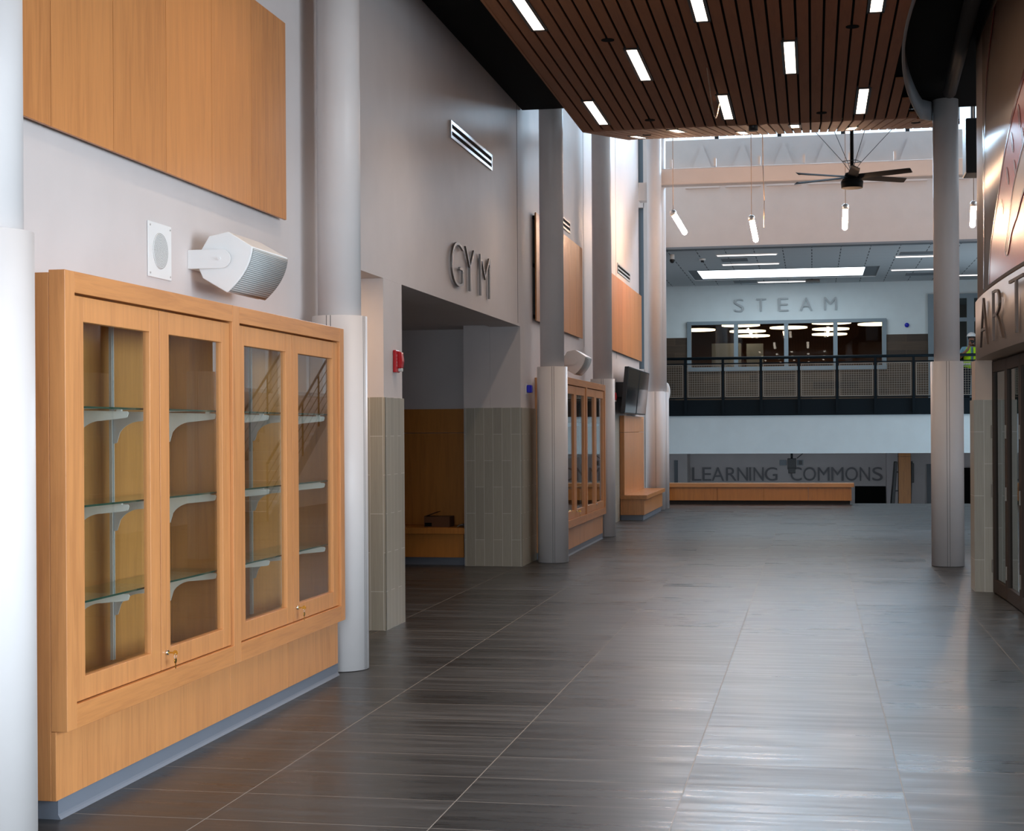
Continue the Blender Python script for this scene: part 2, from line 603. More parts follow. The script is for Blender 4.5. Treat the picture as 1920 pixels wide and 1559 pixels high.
# behind the camera: glazed entrance; right: side windows
b = MB()
b.box(-3.6, 7, -2.6, -2.3, 4.4, 5.3)
b.box(-3.6, 7, -2.6, -2.3, 0, 0.35)
b.box(-3.6, -2.9, -2.6, -2.3, 0, 5.2)
b.box(4.3, 7, -2.6, -2.3, 0, 5.2)
struct('wall_front', b, 'wall')
b = MB()
for i in range(7):
    x = -2.9 + i * 1.2
    b.box(x - 0.035, x + 0.035, -2.498, -2.402, 0.35, 4.4)
for z in (0.38, 1.3, 2.4, 3.4, 4.37):
    b.box(-2.9, 4.3, -2.5, -2.4, z - 0.035, z + 0.035)
struct('window_1', b, 'frame')
b = MB()
b.box(6.8, 7.1, -2.6, -0.8, 0, 5.2)
b.box(6.8, 7.1, 7.2, 10.5, 0, 5.2)
b.box(6.8, 7.1, -0.8, 7.2, 0, 0.7)
b.box(6.8, 7.1, -0.8, 7.2, 4.4, 5.2)
b.box(1.75, 7.1, 9.6, 9.9, 0, 5.2)
struct('wall_right', b, 'wall')
b = MB()
for i in range(6):
    y = -0.8 + i * 1.6
    b.box(6.85, 6.95, y - 0.04, y + 0.04, 0.702, 4.398)
for z in (0.74, 1.9, 3.2, 4.36):
    b.box(6.85, 6.95, -0.8, 7.2, z - 0.035, z + 0.035)
struct('window_2', b, 'white')

# black roof void over the hall
b = MB()
b.box(-3.24, 7.1, -5, 17.8, 5.2, 5.4)
b.box(0.7, 7.1, 17.8, 18.7, 5.2, 5.4)
b.box(-3.24, 7.1, 17.75, 17.9, 5.41, 8.6)
struct('ceiling', b, 'black')
# unseen bulkhead, added to shade the upper gym wall from entrance daylight
struct('wall_front', MB().box(-3.24, 6.79, 4.0, 4.3, 2.85, 5.19), 'wall')
# atrium roof and walls
struct('ceiling', MB().box(-3.6, 5.0, 17.8, 34.0, 8.6, 8.8), 'grey')
b = MB()
b.box(4.5, 4.7, 17.8, 26.0, 0, 5.6)
b.box(4.5, 4.7, 26.0, 33.5, 0, 2.3)
b.box(4.5, 4.7, 26.0, 33.5, 5.0, 5.6)
for y in (26.0, 29.5, 33.2):
    b.box(4.5, 4.7, y, y + 0.3, 2.3, 5.0)
b.box(4.5, 4.7, 17.8, 33.5, 8.2, 8.6)
for y in (17.8, 20.6, 23.8, 27.0, 30.2, 33.2):
    b.box(4.5, 4.7, y, y + 0.3, 5.6, 8.2)
b.box(1.9, 4.6, 16.2, 16.5, 0, 8.6)
struct('wall_right', b, 'wallfar')
b = MB()
for y in (26.3, 27.35, 28.4, 29.45, 29.85, 30.9, 32.0, 33.15):
    b.box(4.56, 4.62, y - 0.04, y + 0.04, 2.3, 5.0)
for z in (2.34, 3.3, 4.2, 4.96):
    b.box(4.56, 4.62, 26.3, 33.2, z - 0.035, z + 0.035)
struct('window_7', b, 'white')
# far cross wall with the opening to the balcony hall
b = MB()
b.box(-6, 7, 33.5, 33.75, 5.39, 7.65)
b.box(-6, 7, 33.5, 33.75, 8.42, 8.7)
b.box(-6, -3.05, 33.5, 33.75, 0, 5.39)
b.box(4.5, 7, 33.5, 33.75, 0, 5.39)
b.box(-6, -3.39, 31.3, 31.5, 0, 8.6)
b.box(-3.27, -2.95, 31.3, 31.5, 0, 8.6)
b.box(-3.40, -3.26, 31.3, 31.5, 5.95, 6.35)
b.box(-3.40, -3.26, 31.3, 31.5, 0, 2.75)
b.box(-3.18, -3.05, 31.5, 33.6, 0, 5.6)
struct('wall_far', b, 'wallfar')
struct('trim_4', MB().box(-3.05, 4.5, 33.46, 33.8, 5.35, 5.395), 'grey')
w1 = struct('window_3', MB().box(-3.4, -3.26, 31.42, 31.44, 2.75, 8.6), 'frame')
b = MB()
for i in range(7):
    x = -3.25 + i * 1.3
    b.box(x - 0.04, x + 0.04, 33.5, 33.6, 7.65, 8.42)
struct('window_4', b, 'plastic')
# box beam across the atrium at the column line with upright fins
b = MB()
b.box(-3.02, 4.5, 30.65, 31.0, 6.28, 6.6)
struct('trim_5', b, 'wallfar', bevel=0.03)
b = MB()
b.box(-3.3, -3.0, 30.7, 31.0, 6.0, 6.35)
struct('trim_6', b, 'wallfar')
b = MB()
for i in range(9):
    x = -2.67 + i * 0.845
    b.box(x - 0.02, x + 0.02, 30.75, 30.95, 6.6, 6.79)
    b.prism([(x - 0.36, 6.62), (x + 0.36, 6.62), (x + 0.02, 7.5), (x - 0.02, 7.5)], lambda p, t: (p[0] + 0.42, t, p[1]), 33.44, 33.5)
struct('trim_7', b, 'wallfar')
# balcony: deck edge, white front, soffit, ceiling, rear wall
struct('trim_8', MB().box(-6, 7, 38.9, 39.05, 1.88, 2.27), 'rail')
b = MB()
b.box(-6, 7, 39.0, 39.3, 0.955, 1.88)
struct('wall_balcony', b, 'band')
struct('floor', MB().box(-6, 7, 39.05, 42.6, 2.0, 2.12), 'dark')
struct('ceiling', MB().box(-6, 7, 39.3, 45, 0.955, 1.1), 'wall')
b = MB()
b.box(-6, -2.95, 33.75, 42.4, 5.38, 5.5)
b.box(1.58, 7, 33.75, 42.4, 5.38, 5.5)
b.box(-2.95, 1.58, 33.75, 38.3, 5.38, 5.5)
b.box(-2.95, 1.58, 40.95, 42.4, 5.38, 5.5)
struct('ceiling', b, 'ctile')
b = MB()
b.box(-2.949, -2.74, 38.31, 40.94, 5.40, 5.42)
b.box(1.25, 1.579, 38.31, 40.94, 5.40, 5.42)
b.box(-2.739, 1.249, 38.31, 38.66, 5.40, 5.42)
b.box(-2.739, 1.249, 40.72, 40.94, 5.40, 5.42)
struct('trim_9', b, 'grey')
struct('window_5', MB().box(-2.74, 1.25, 38.66, 40.72, 5.405, 5.415), 'skylight')
b = MB()
b.box(-6, -3.25, 42.4, 42.6, 4.0, 5.5)
b.box(-3.25, 1.86, 42.4, 42.6, 4.39, 5.5)
b.box(1.86, 2.97, 42.4, 42.6, 4.0, 5.5)
b.box(2.97, 7, 42.4, 42.6, 4.97, 5.5)
struct('wall_rear', b, 'band')
b = MB()
b.box(-6, -3.25, 42.38, 42.6, 2.22, 4.0)
b.box(-3.25, 1.86, 42.38, 42.6, 2.22, 3.13)
b.box(1.86, 2.97, 42.38, 42.6, 2.22, 4.0)
struct('trim_10', b, 'plank')
# lit room behind the balcony window
b = MB()
b.box(-8, 7, 58, 58.2, 2, 6)
b.box(-8.2, -8, 42.6, 58, 2, 6)
b.box(7, 7.2, 42.6, 58, 2, 6)
b.box(-8, 7, 42.6, 58, 5.3, 5.5)
b.box(-8, 7, 42.6, 58, 2.0, 2.2)
struct('wall_rear', b, 'card')
b = MB()
b.box(-3.1, -2.2, 50.0, 50.4, 2.2, 4.25)
b.box(-2.0, -1.5, 49.5, 49.9, 2.2, 4.2)
struct('wall_rear', b, 'grey')
# window frames in the balcony rear wall
wf = struct('window_6', MB(), 'frame') if False else None
b = MB()
b.box(-3.28, 1.90, 42.3, 42.45, 4.33, 4.42)
b.box(-3.28, 1.90, 42.3, 42.45, 3.10, 3.20)
for x in (-3.22, -1.985, -0.675, 0.595, 1.84):
    b.box(x - 0.055, x + 0.055, 42.31, 42.44, 3.1, 4.4)
wf = struct('window_6', b, 'frame')
struct('window_pane', MB().box(-3.25, 1.86, 42.36, 42.37, 3.15, 4.38), 'wglass', wf)
b = MB()
b.box(2.95, 3.10, 42.3, 42.45, 2.22, 5.0)
b.box(3.92, 4.10, 42.3, 42.45, 2.22, 5.0)
b.box(4.9, 5.1, 42.3, 42.45, 2.22, 5.0)
b.box(2.951, 6.0, 42.304, 42.446, 4.9, 5.02)
b.box(2.951, 6.0, 42.304, 42.446, 4.30, 4.40)
df = struct('door_1', b, 'frame')
struct('door_pane', MB().box(3.1, 6.0, 42.36, 42.37, 2.22, 4.9), 'dglass', df)
# lower level: rear wall under the balcony
b = MB()
b.box(-6, 1.14, 45.0, 45.3, -2.3, 1.1)
b.box(1.14, 1.98, 45.0, 45.3, -0.047, 1.1)
b.box(1.98, 7, 44.6, 45.3, -2.3, 1.1)
b.box(-4.2, -3.42, 44.0, 45.0, -2.3, 1.1)
b.box(4.6, 7, 34, 34.2, -2.3, 0)
struct('wall_rear', b, 'wall')
struct('trim_11', MB().box(-3.78, -3.68, 43.96, 44.0, -2.3, 0.7), 'grey')
struct('door_2', MB().box(1.14, 1.98, 45.1, 45.2, -2.3, -0.047), 'black')
b = MB()
b.box(3.05, 3.17, 44.5, 44.6, -2.3, 0.57)
b.box(3.17, 4.0, 44.5, 44.6, 0.47, 0.57)
b.box(3.6, 3.7, 44.5, 44.6, -2.3, 0.57)
df = struct('door_3', b, 'grey')
struct('door_panel', MB().box(3.17, 4.3, 44.53, 44.58, -2.3, 0.47), 'black', df)
# side walls of stair well and balcony hall
b = MB()
b.box(-6.2, -6, 31.5, 45.3, -2.3, 5.5)
b.box(6.9, 7.1, 38.6, 45.3, -2.3, 5.5)
b.box(6.9, 7.1, 33.5, 38.6, 4.2, 5.5)
b.box(6.9, 7.1, 33.5, 38.6, -2.3, 0.3)
struct('wall_right', b, 'wall')

# ------------------------------------------------------------------ slatted wood ceiling
XL = -2.47


def xr(y):
    return min(1.78, 0.765 + 0.022 * (y - 13.3) ** 2)


YB, YE, ZB, ZE = 17.42, 22.0, 4.85, 5.585


def zc(y):
    return ZB if y < YB else ZB + (ZE - ZB) * (y - YB) / (YE - YB)


def strip(b, x0, x1, y0, y1, z0, t):
    b.prism([(x0, 0), (x1, 0), (x1, t), (x0, t)], lambda p, y: (p[0], y, zc(y) + z0 + p[1]), y0, y1)


b = MB()
back = MB()
k = 0
pitch = 0.1125
x = XL
while x < 1.8:
    runs = []
    y = 4.35
    cur = None
    while y < YE + 0.01:
        ins = x + 0.09 <= xr(y) + 0.02
        if ins and cur is None:
            cur = y
        if not ins and cur is not None:
            runs.append((cur, y)); cur = None
        y += 0.05
    if cur is not None:
        runs.append((cur, YE))
    for y0, y1 in runs:
        for a, c in ((y0, min(y1, YB)), (max(y0, YB), y1)):
            if c - a > 0.02:
                strip(b, x, x + 0.092, a, c, 0, 0.02)
                strip(back, x - 0.022, x + 0.09, a, c, 0.035, 0.01)
    x += pitch
ceil = struct('ceiling', b, 'slat')
obj('backing', back, 'black', ceil)
# curved and straight edge boards
b = MB()
ys = [6.6 + i * 0.35 for i in range(45)]
ys = [y for y in ys if y <= YE] + [YE]
for a, c in zip(ys[:-1], ys[1:]):
    vs = []
    for y in (a, c):
        for dx, dz in ((0, -0.01), (0.025, -0.01), (0.025, 0.2), (0, 0.2)):
            vs.append((xr(y) + dx, y, zc(y) + dz))
    b.add(vs, [(0, 1, 5, 4), (1, 2, 6, 5), (2, 3, 7, 6), (3, 0, 4, 7)], True)
obj('edge_board', b, 'grey', ceil)
b = MB()
strip(b, XL - 0.02, XL, 4.35, YB, -0.005, 0.12)
strip(b, XL - 0.02, XL, YB, YE, -0.005, 0.12)
obj('edge_board', b, 'slat', ceil)

# ------------------------------------------------------------------ recessed linear lights in the slats


def slat_light(x, yc, label):
    t = thing('ceiling_light', label, 'light', (x, yc, zc(yc)), 'recessed linear lights in the wood slats')
    L = 0.61
    h = MB()
    strip(h, x - 0.07, x - 0.045, yc - L - 0.03, yc + L + 0.03, -0.008, 0.03)
    strip(h, x + 0.045, x + 0.07, yc - L - 0.03, yc + L + 0.03, -0.008, 0.03)
    strip(h, x - 0.07, x + 0.07, yc - L - 0.04, yc - L, -0.008, 0.03)
    strip(h, x - 0.07, x + 0.07, yc + L, yc + L + 0.04, -0.008, 0.03)
    obj('housing', h, 'plastic', t)
    d = MB()
    strip(d, x - 0.045, x + 0.045, yc - L, yc + L, -0.006, 0.012)
    obj('diffuser', d, 'lamp', t)
    l = bpy.data.lights.new('lamp_light', 'AREA')
    l.shape = 'RECTANGLE'
    l.size, l.size_y, l.energy, l.color, l.spread = 0.08, 1.2, 8.0, (1.0, 0.76, 0.57), R(105)
    lo = bpy.data.objects.new('lamp_light', l)
    COL.objects.link(lo)
    lo.parent = t
    lo.location = (0, 0, -0.012)
    return t


CX = [-2.2, -1.53, -0.86, -0.18, 0.51]
nm = ['leftmost row', 'second row', 'middle row', 'fourth row', 'rightmost row']
near = {12.28: 'cut by top photo edge', 14.34: 'midway down the slats', 16.4: 'just before the bend',
        18.46: 'thin, just past the bend', 20.5: 'thin, near the far edge', 4.04: 'overhead by the entrance', 8.16: 'overhead by the near cabinet',
        6.1: 'overhead by the nearest column', 10.22: 'overhead past the near cabinet'}
for i, x in enumerate(CX):
    rows = (8.16, 12.28, 16.4, 20.5) if i % 2 == 0 else (6.1, 10.22, 14.34, 18.46)
    for y in rows:
        slat_light(x, y, 'lit linear light in wood slat ceiling, %s, %s' % (nm[i], near[y]))
for i, (x, y, l) in enumerate([(-1.69, 13.36, 'between two lights at upper left'), (0.34, 13.34, 'at upper right beside right row'), (-1.69, 16.9, 'left part near the bend'),
                               (0.11, 16.9, 'right part near the bend'), (-2.0, 19.6, 'on the rising part at left'), (1.2, 19.0, 'on the rising part at right')]):
    d = MB().cyl((x, y, zc(y) - 0.006), (x, y, zc(y) + 0.03), 0.055, n=20)
    o = obj('recessed_downlight', d, 'black')
    tag(o, 'small dark round fitting set into the wood slats, %s' % l, 'downlight', 'dark round fittings in the wood slats')
# dangling wire
pts = []
for t in [i / 14 for i in range(15)]:
    pts.append((-0.93 + 0.02 * t, 14.55 + 1.6 * t, 4.84 - 0.26 * math.sin(PI * t) + 0.03 * math.sin(2 * PI * t)))
tag(obj('dangling_wire', MB().tube(pts, 0.006), 'cable'), 'loose pale wire drooping from wood slats beside the middle row light', 'wire')
# projector-like sensor box hanging at the bend
b = MB().cyl((-0.62, 17.5, 4.8), (-0.62, 17.5, 4.9), 0.05, n=16)
tag(obj('ceiling_sensor', b, 'plastic'), 'small dark sensor dome hanging at the bend of the wood ceiling', 'sensor')

# black ducts in the void left and right of the slats
b = MB().cyl((1.31, 13.2, 5.09), (1.44, 17.3, 5.09), 0.07, n=16)
tag(obj('duct', b, 'dark'), 'dark round pipe under the black ceiling beside the mural', 'duct')
b = MB().box(2.02, 2.5, 21.8, 22.3, 4.93, 5.66)
tag(obj('hanging_speaker_cluster', b, 'plastic', None, 0.02), 'black box hanging between the right column and the mural', 'loudspeaker')
b = MB().cyl((-3.2, 19.0, 5.6), (-2.1, 19.0, 5.6), 0.05, n=16)
tag(obj('sprinkler_pipe', b, 'grey'), 'grey pipe in the gap between wood ceiling and left wall', 'pipe')

# ------------------------------------------------------------------ columns
def column(x, y, label, seams=(-84, -77), top=5.2):
    t = thing('round_column', label, 'column', (x, y, 0), 'round steel columns')
    obj('shaft', MB().cyl((x, y, 2.28), (x, y, top), 0.14, n=48), 'col', t)
    obj('casing', MB().cyl((x, y, 0.004), (x, y, 2.28), 0.178, n=72), 'col', t)
    for a in seams:
        a = R(a)
        d = Vector((math.cos(a), math.sin(a), 0))
        q = Vector((-d.y, d.x, 0)) * 0.0022
        c = Vector((x, y, 0)) + d * 0.1775
        b = MB()
        vs = [c - q - d * 0.004, c + q - d * 0.004, c + q + d * 0.0009, c - q + d * 0.0009]
        b.prism(vs, lambda p, z: (p.x, p.y, z), 0.006, 2.279)
        obj('casing_joint', b, 'seam', t)
    return t


column(-3.01, 5.40, 'overexposed white round column cut by the left photo edge', ())
column(-3.01, 9.88, 'white round column at the far end of the near display cabinet', (-101, -92, -15, -9))
column(-2.985, 18.26, 'round column just past the gym opening', (-82, -75), 8.6)
column(-2.99, 22.8, 'round column at the far end of the distant display cabinet', (-88, -80), 8.6)
column(-2.975, 30.5, 'round column behind the far corner bench', (-88, -82), 8.6)
column(-2.94, 31.0, 'farthest round column, mostly hidden behind another', (-40,), 8.6)
column(1.475, 18.28, 'free standing round column on the right before the curved wall', (-96, -87))

# ------------------------------------------------------------------ display cabinets
def make_cabinet():
    y0, y1 = 5.80, 9.575
    t = thing('display_cabinet', 'large maple display cabinet nearest the camera, with glass doors and shelves', 'cabinet', (-3.0, 5.80, 0), 'maple display cabinets')
    fx = -2.89
    # carcass
    b = MB()
    b.box(WX + 0.001, -2.9605, y0, y0 + 0.04, 0.08, 2.17)
    b.box(WX + 0.001, -2.9605, y1 - 0.04, y1, 0.08, 2.17)
    b.box(WX + 0.001, fx - 0.071, y0 + 0.041, y1 - 0.041, 2.13, 2.169)
    b.box(WX + 0.001, fx - 0.071, y0 + 0.041, y1 - 0.041, 0.42, 0.455)
    obj('carcass', b, 'woodZ', t, 0.002)
    obj('partition', MB().box(WX + 0.013, fx - 0.1, 7.66, 7.70, 0.463, 2.129), 'inner', t)
    obj('side_lining', MB().box(WX + 0.013, fx - 0.1, y1 - 0.046, y1 - 0.041, 0.463, 2.129), 'inner', t)
    b = MB().box(WX + 0.001, WX + 0.012, y0 + 0.04, 7.66, 0.45, 2.13).box(WX + 0.001, WX + 0.012, 7.70, y1 - 0.04, 0.45, 2.13)
    obj('back_panel', b, 'inner', t)
    b = MB().box(WX + 0.012, fx - 0.1, y0 + 0.04, y1 - 0.04, 0.455, 0.462)
    obj('interior_base', b, 'inner', t)
    # recessed lower front of four boards
    b = MB()
    ys = [y0 - 0.001, 6.76, 7.70, 8.61, y1 + 0.001]
    for a, c in zip(ys[:-1], ys[1:]):
        b.box(-2.96, -2.94, a + 0.002, c - 0.002, 0.08, 0.353)
    obj('lower_front', b, 'woodZ', t, 0.0015)
    obj('lower_backing', MB().box(-2.985, -2.961, y0 + 0.041, y1 - 0.041, 0.09, 0.41), 'seam', t)
    obj('toe_kick', MB().box(WX + 0.001, -2.95, y0 + 0.035, y1 + 0.03, 0.0, 0.085).prism([(0, 0), (0.012, 0), (0.004, 0.012), (0, 0.02)], lambda p, y: (-2.95 + p[0], y, p[1]), y0 + 0.035, y1 + 0.03), 'toe', t)
    # face frame
    for a, c in ((y0, y0 + 0.085), (7.635, 7.735), (y1 - 0.085, y1)):
        obj('frame_stile', MB().box(fx - 0.07, fx, a, c, 0.354, 2.18), 'woodZ', t, 0.0025)
    for a, c in ((y0 + 0.0855, 7.6345), (7.7355, y1 - 0.0855)):
        obj('frame_rail', MB().box(fx - 0.07, fx - 0.0005, a, c, 2.095, 2.18), 'woodY', t, 0.002)
        obj('frame_rail', MB().box(fx - 0.07, fx - 0.0005, a, c, 0.354, 0.45), 'woodY', t, 0.002)
    # doors
    for i, (a, c) in enumerate(((5.888, 6.752), (6.756, 7.632), (7.738, 8.612), (8.616, 9.487))):
        dx0, dx1 = fx - 0.05, fx - 0.016
        s = MB()
        s.box(dx0, dx1, a + 0.002, a + 0.105, 0.454, 2.087)
        s.box(dx0, dx1, c - 0.105, c - 0.002, 0.454, 2.087)
        s.box(dx0, dx1 - 0.0005, a + 0.105, c - 0.105, 1.985, 2.087)
        s.box(dx0, dx1 - 0.0005, a + 0.105, c - 0.105, 0.454, 0.548)
        d = obj('door', s, 'woodZ', t, 0.0025)
        g = MB().box(dx0 + 0.012, dx0 + 0.017, a + 0.095, c - 0.095, 0.54, 1.99)
        obj('glass_pane', g, 'glass', d)
        if i % 2:
            l = MB().cyl((dx1 - 0.002, a + 0.05, 0.53), (dx1 + 0.012, a + 0.05, 0.53), 0.011, n=18)
            obj('lock', l, 'chrome', d)
    # standards, brackets, glass shelves
    for y in (6.53, 6.95, 7.57, 8.36, 8.82, 9.38):
        s = MB().box(WX + 0.012, WX + 0.026, y - 0.0135, y - 0.006, 0.47, 2.1).box(WX + 0.012, WX + 0.026, y + 0.006, y + 0.0135, 0.47, 2.1).box(WX + 0.012, WX + 0.016, y - 0.006, y + 0.006, 0.47, 2.1)
        obj('shelf_standard', s, 'std', t)
        for z in (1.635, 1.225, 0.83):
            pr = [(0, 0.0), (0.262, -0.006), (0.268, -0.014), (0.262, -0.032), (0.25, -0.036)]
            for q in range(9):
                u = q / 8
                pr.append((0.14 - 0.12 * u, -0.047 - 0.1 * (1 - math.sqrt(max(0, 1 - u * u)))))
            pr += [(0.012, -0.15), (0, -0.152)]
            s = MB().prism(pr, lambda p, yy: (WX + 0.026 + p[0], yy, z + p[1]), y - 0.0025, y + 0.0025)
            s.box(WX + 0.24, WX + 0.262, y - 0.008, y + 0.008, z - 0.006, z + 0.002)
            obj('shelf_bracket', s, 'std', t)
    for a, c in ((y0 + 0.05, 7.655), (7.705, y1 - 0.045)):
        for z in (1.637, 1.227, 0.832):
            s = obj('glass_shelf', MB().box(WX + 0.03, -2.958, a, c, z, z + 0.008), 'shelf', t)
            obj('shelf_edge', MB().box(-2.958, -2.9565, a, c, z, z + 0.008), 'edge', s)
    return t


cab = make_cabinet()
cab2 = dup(cab, (0, 12.78, 0), 'distant maple display cabinet between two round columns, glass reflecting the pale balcony front')


def keys(x, y, z, label):
    t = thing('hanging_keys', label, 'keys', (x, y, z), 'keys hanging in cabinet locks')
    b = MB().box(x, x + 0.03, y - 0.0012, y + 0.0012, z - 0.004, z + 0.004)
    b.cyl((x + 0.036, y - 0.0015, z), (x + 0.036, y + 0.0015, z), 0.012, n=14)
    obj('key', b, 'brass', t)
    b = MB()
    n = 14
    for i in range(n):
        a0, a1 = 2 * PI * i / n, 2 * PI * (i + 1) / n
        b.cyl((x + 0.036, y + 0.012 * math.cos(a0), z - 0.016 + 0.012 * math.sin(a0)), (x + 0.036, y + 0.012 * math.cos(a1), z - 0.016 + 0.012 * math.sin(a1)), 0.0012, n=5)
    obj('key_ring', b, 'chrome', t)
    b = MB().cyl((x + 0.034, y, z - 0.036), (x + 0.038, y, z - 0.036), 0.012, n=14).box(x + 0.0348, x + 0.0372, y - 0.004, y + 0.004, z - 0.072, z - 0.04)
    obj('key', b, 'brass', t)
    return t


keys(-2.896, 6.806, 0.53, 'small brass keys hanging from the lower left lock of the near cabinet')
keys(-2.896, 8.666, 0.53, 'small brass keys hanging from the lower right lock of the near cabinet')
keys(-2.896, 6.806 + 12.78, 0.53, 'small brass keys hanging from the distant cabinet lock')

# ------------------------------------------------------------------ maple wall panels
def wall_panel(y0, y1, z0, z1, label, n=None):
    b = MB()
    y = y1
    while y > y0 + 0.01:
        a = max(y0, y - 0.618)
        b.box(WX + 0.035, WX + 0.052, a + 0.002, y - 0.002, z0, z1)
        y -= 0.618
    t = thing('wall_panel', label, 'wall panel', (WX + 0.04, (y0 + y1) / 2, z0), 'raised maple wall panels')
    obj('boards', b, 'panel', t, 0.001)
    obj('backing', MB().box(WX + 0.0305, WX + 0.034, y0 + 0.01, y1 - 0.01, z0 + 0.01, z1 - 0.01), 'black', t)
    c = MB()
    c.box(WX + 0.001, WX + 0.03, y0 + 0.04, y1 - 0.03, z0 + 0.03, z0 + 0.07)
    c.box(WX + 0.001, WX + 0.03, y0 + 0.04, y1 - 0.03, z1 - 0.07, z1 - 0.03)
    c.box(WX + 0.001, WX + 0.03, y0 + 0.04, y1 - 0.03, (z0 + z1) / 2, (z0 + z1) / 2 + 0.04)
    obj('mounting_rail', c, 'black', t)


wall_panel(4.44, 9.39, 2.85, 4.07, 'maple board panel high on wall above the near display cabinet')
wall_panel(18.45, 22.27, 2.84, 4.12, 'maple board panel high on wall above the distant display cabinet')
wall_panel(24.4, 30.18, 2.85, 4.1, 'maple board panel high on wall above the two black screens')

# ------------------------------------------------------------------ speaker grille, loudspeakers
def wall_grille():
    t = thing('wall_speaker', 'white square wall speaker plate with round perforated grille above near cabinet', 'speaker', (WX, 7.55, 2.31))
    b = MB().box(WX + 0.001, WX + 0.009, 7.405, 7.694, 2.315, 2.594)
    obj('plate', b, 'white', t, 0.003)
    b = MB().cyl((WX + 0.009, 7.55, 2.454), (WX + 0.014, 7.55, 2.454), 0.092, 0.088, n=40)
    obj('round_grille', b, 'rgrille', t)
    for dy, dz in ((-0.125, -0.12), (0.125, -0.12), (-0.125, 0.12), (0.125, 0.12)):
        obj('screw', MB().cyl((WX + 0.009, 7.55 + dy, 2.454 + dz), (WX + 0.012, 7.55 + dy, 2.454 + dz), 0.005, n=10), 'alu', t)


wall_grille()


def loudspeaker(y0, label):
    t = thing('loudspeaker', label, 'loudspeaker', (WX, y0, 2.45), 'white wall loudspeakers')
    # side outline in x (away from wall) and z
    o = [(-3.195, 2.40), (-3.185, 2.50), (-3.138, 2.576), (-3.031, 2.597), (-2.898, 2.514)]
    arc = []
    for i in range(1, 10):
        u = i / 10
        p0, p1, p2 = Vector((-2.898, 2.514)), Vector((-2.905, 2.385)), Vector((-3.04, 2.274))
        q = p0 * (1 - u) ** 2 + p1 * 2 * u * (1 - u) + p2 * u * u
        arc.append((q.x, q.y))
    out = o + arc + [(-3.04, 2.274), (-3.174, 2.353)]
    L = 0.575
    cx, cz = -3.03, 2.44
    n = len(out)
    vs = []
    # the box narrows toward its back on both ends
    def inset(p):
        d = max(0.0, min(1.0, (-2.90 - p[0]) / 0.3))
        return 0.12 * d
    near_ = [(p[0], y0 - 0.0, p[1]) for p in out]
    far_ = [(p[0], y0 + L - inset(p) * 1.6, p[1]) for p in out]
    b = MB()
    b.v = near_ + far_
    b.f = [tuple(range(n)), tuple(reversed(range(n, 2 * n)))] + [(i, n + i, n + (i + 1) % n, (i + 1) % n) for i in range(n)]
    b.sm = [False] * len(b.f)
    obj('cabinet', b, 'white', t, 0.004)
    # curved front grille
    prof = [(-2.898, 2.508)] + arc + [(-3.034, 2.28)]
    g = MB()
    vs, fs = [], []
    for (px, pz) in prof:
        d = Vector((px - cx - 0.05, pz - cz + 0.12)).normalized() if False else Vector((1, -0.55)).normalized()
        for yy in (y0 + 0.012, y0 + L - 0.012):
            vs.append((px + d.x * 0.006, yy, pz + d.y * 0.006))
    m = len(prof)
    for i in range(m - 1):
        fs.append((2 * i, 2 * i + 1, 2 * i + 3, 2 * i + 2))
    g.add(vs, fs, True)
    go = obj('front_grille', g, 'grille', t)
    sd = go.modifiers.new('thick', 'SOLIDIFY')
    sd.thickness = 0.004
    # U bracket: plate on the wall and an arm either side
    a = MB()
    a.box(WX + 0.001, WX + 0.006, y0 - 0.02, y0 + 0.42, 2.402, 2.502)
    for yy in (y0 - 0.024, y0 + 0.42):
        pr = [(WX + 0.001, 2.402), (WX + 0.19, 2.402)]
        for i in range(9):
            an = -PI / 2 + PI * i / 8
            pr.append((WX + 0.19 + 0.05 * math.cos(an), 2.452 + 0.05 * math.sin(an)))
        pr += [(WX + 0.19, 2.502), (WX + 0.001, 2.502)]
        if yy < y0:
            a.prism(pr, lambda p, y: (p[0], y, p[1]), yy, yy + 0.005)
    obj('bracket', a, 'white', t, 0.001)
    obj('pivot_bolt', MB().cyl((WX + 0.178, y0 - 0.032, 2.452), (WX + 0.178, y0 - 0.018, 2.452), 0.009, n=12), 'white', t)
    return t


ls = loudspeaker(7.95, 'white loudspeaker on wall bracket above the near display cabinet')
dup(ls, (0, 12.45, -0.01), 'white loudspeaker on wall bracket above the distant display cabinet')
b = MB().ball((-2.93, 32.4, 2.32), 0.075, 0.06, 0.19)  # small white wall speaker, not a lamp
tag(obj('speaker_dome', b, 'white'), 'small white rounded speaker on the wall end beyond the last column', 'speaker')

# ------------------------------------------------------------------ letters
def letter(ch, mname, fn, w_, h_, depth, name='sign_letter', bold=0.0):
    cu = bpy.data.curves.new('tmp', 'FONT')
    cu.body = ch
    cu.extrude = 0.5
    cu.offset = bold
    cu.resolution_u = 6
    to = bpy.data.objects.new('tmp', cu)
    COL.objects.link(to)
    bpy.context.view_layer.update()
    me = bpy.data.meshes.new_from_object(to.evaluated_get(bpy.context.evaluated_depsgraph_get()))
    bpy.data.objects.remove(to)
    xs = [v.co.x for v in me.vertices]; ys = [v.co.y for v in me.vertices]
    x0, x1, y0, y1 = min(xs), max(xs), min(ys), max(ys)
    mb = MB()
    mb.v = [fn((v.co.x - x0) / max(1e-6, x1 - x0) * w_, (v.co.y - y0) / (y1 - y0) * h_, (v.co.z + 0.5) * depth) for v in me.vertices]
    mb.f = [tuple(p.vertices) for p in me.polygons]
    mb.sm = [False] * len(mb.f)
    o = obj(name, mb, mname)
    bpy.data.meshes.remove(me)
    return o


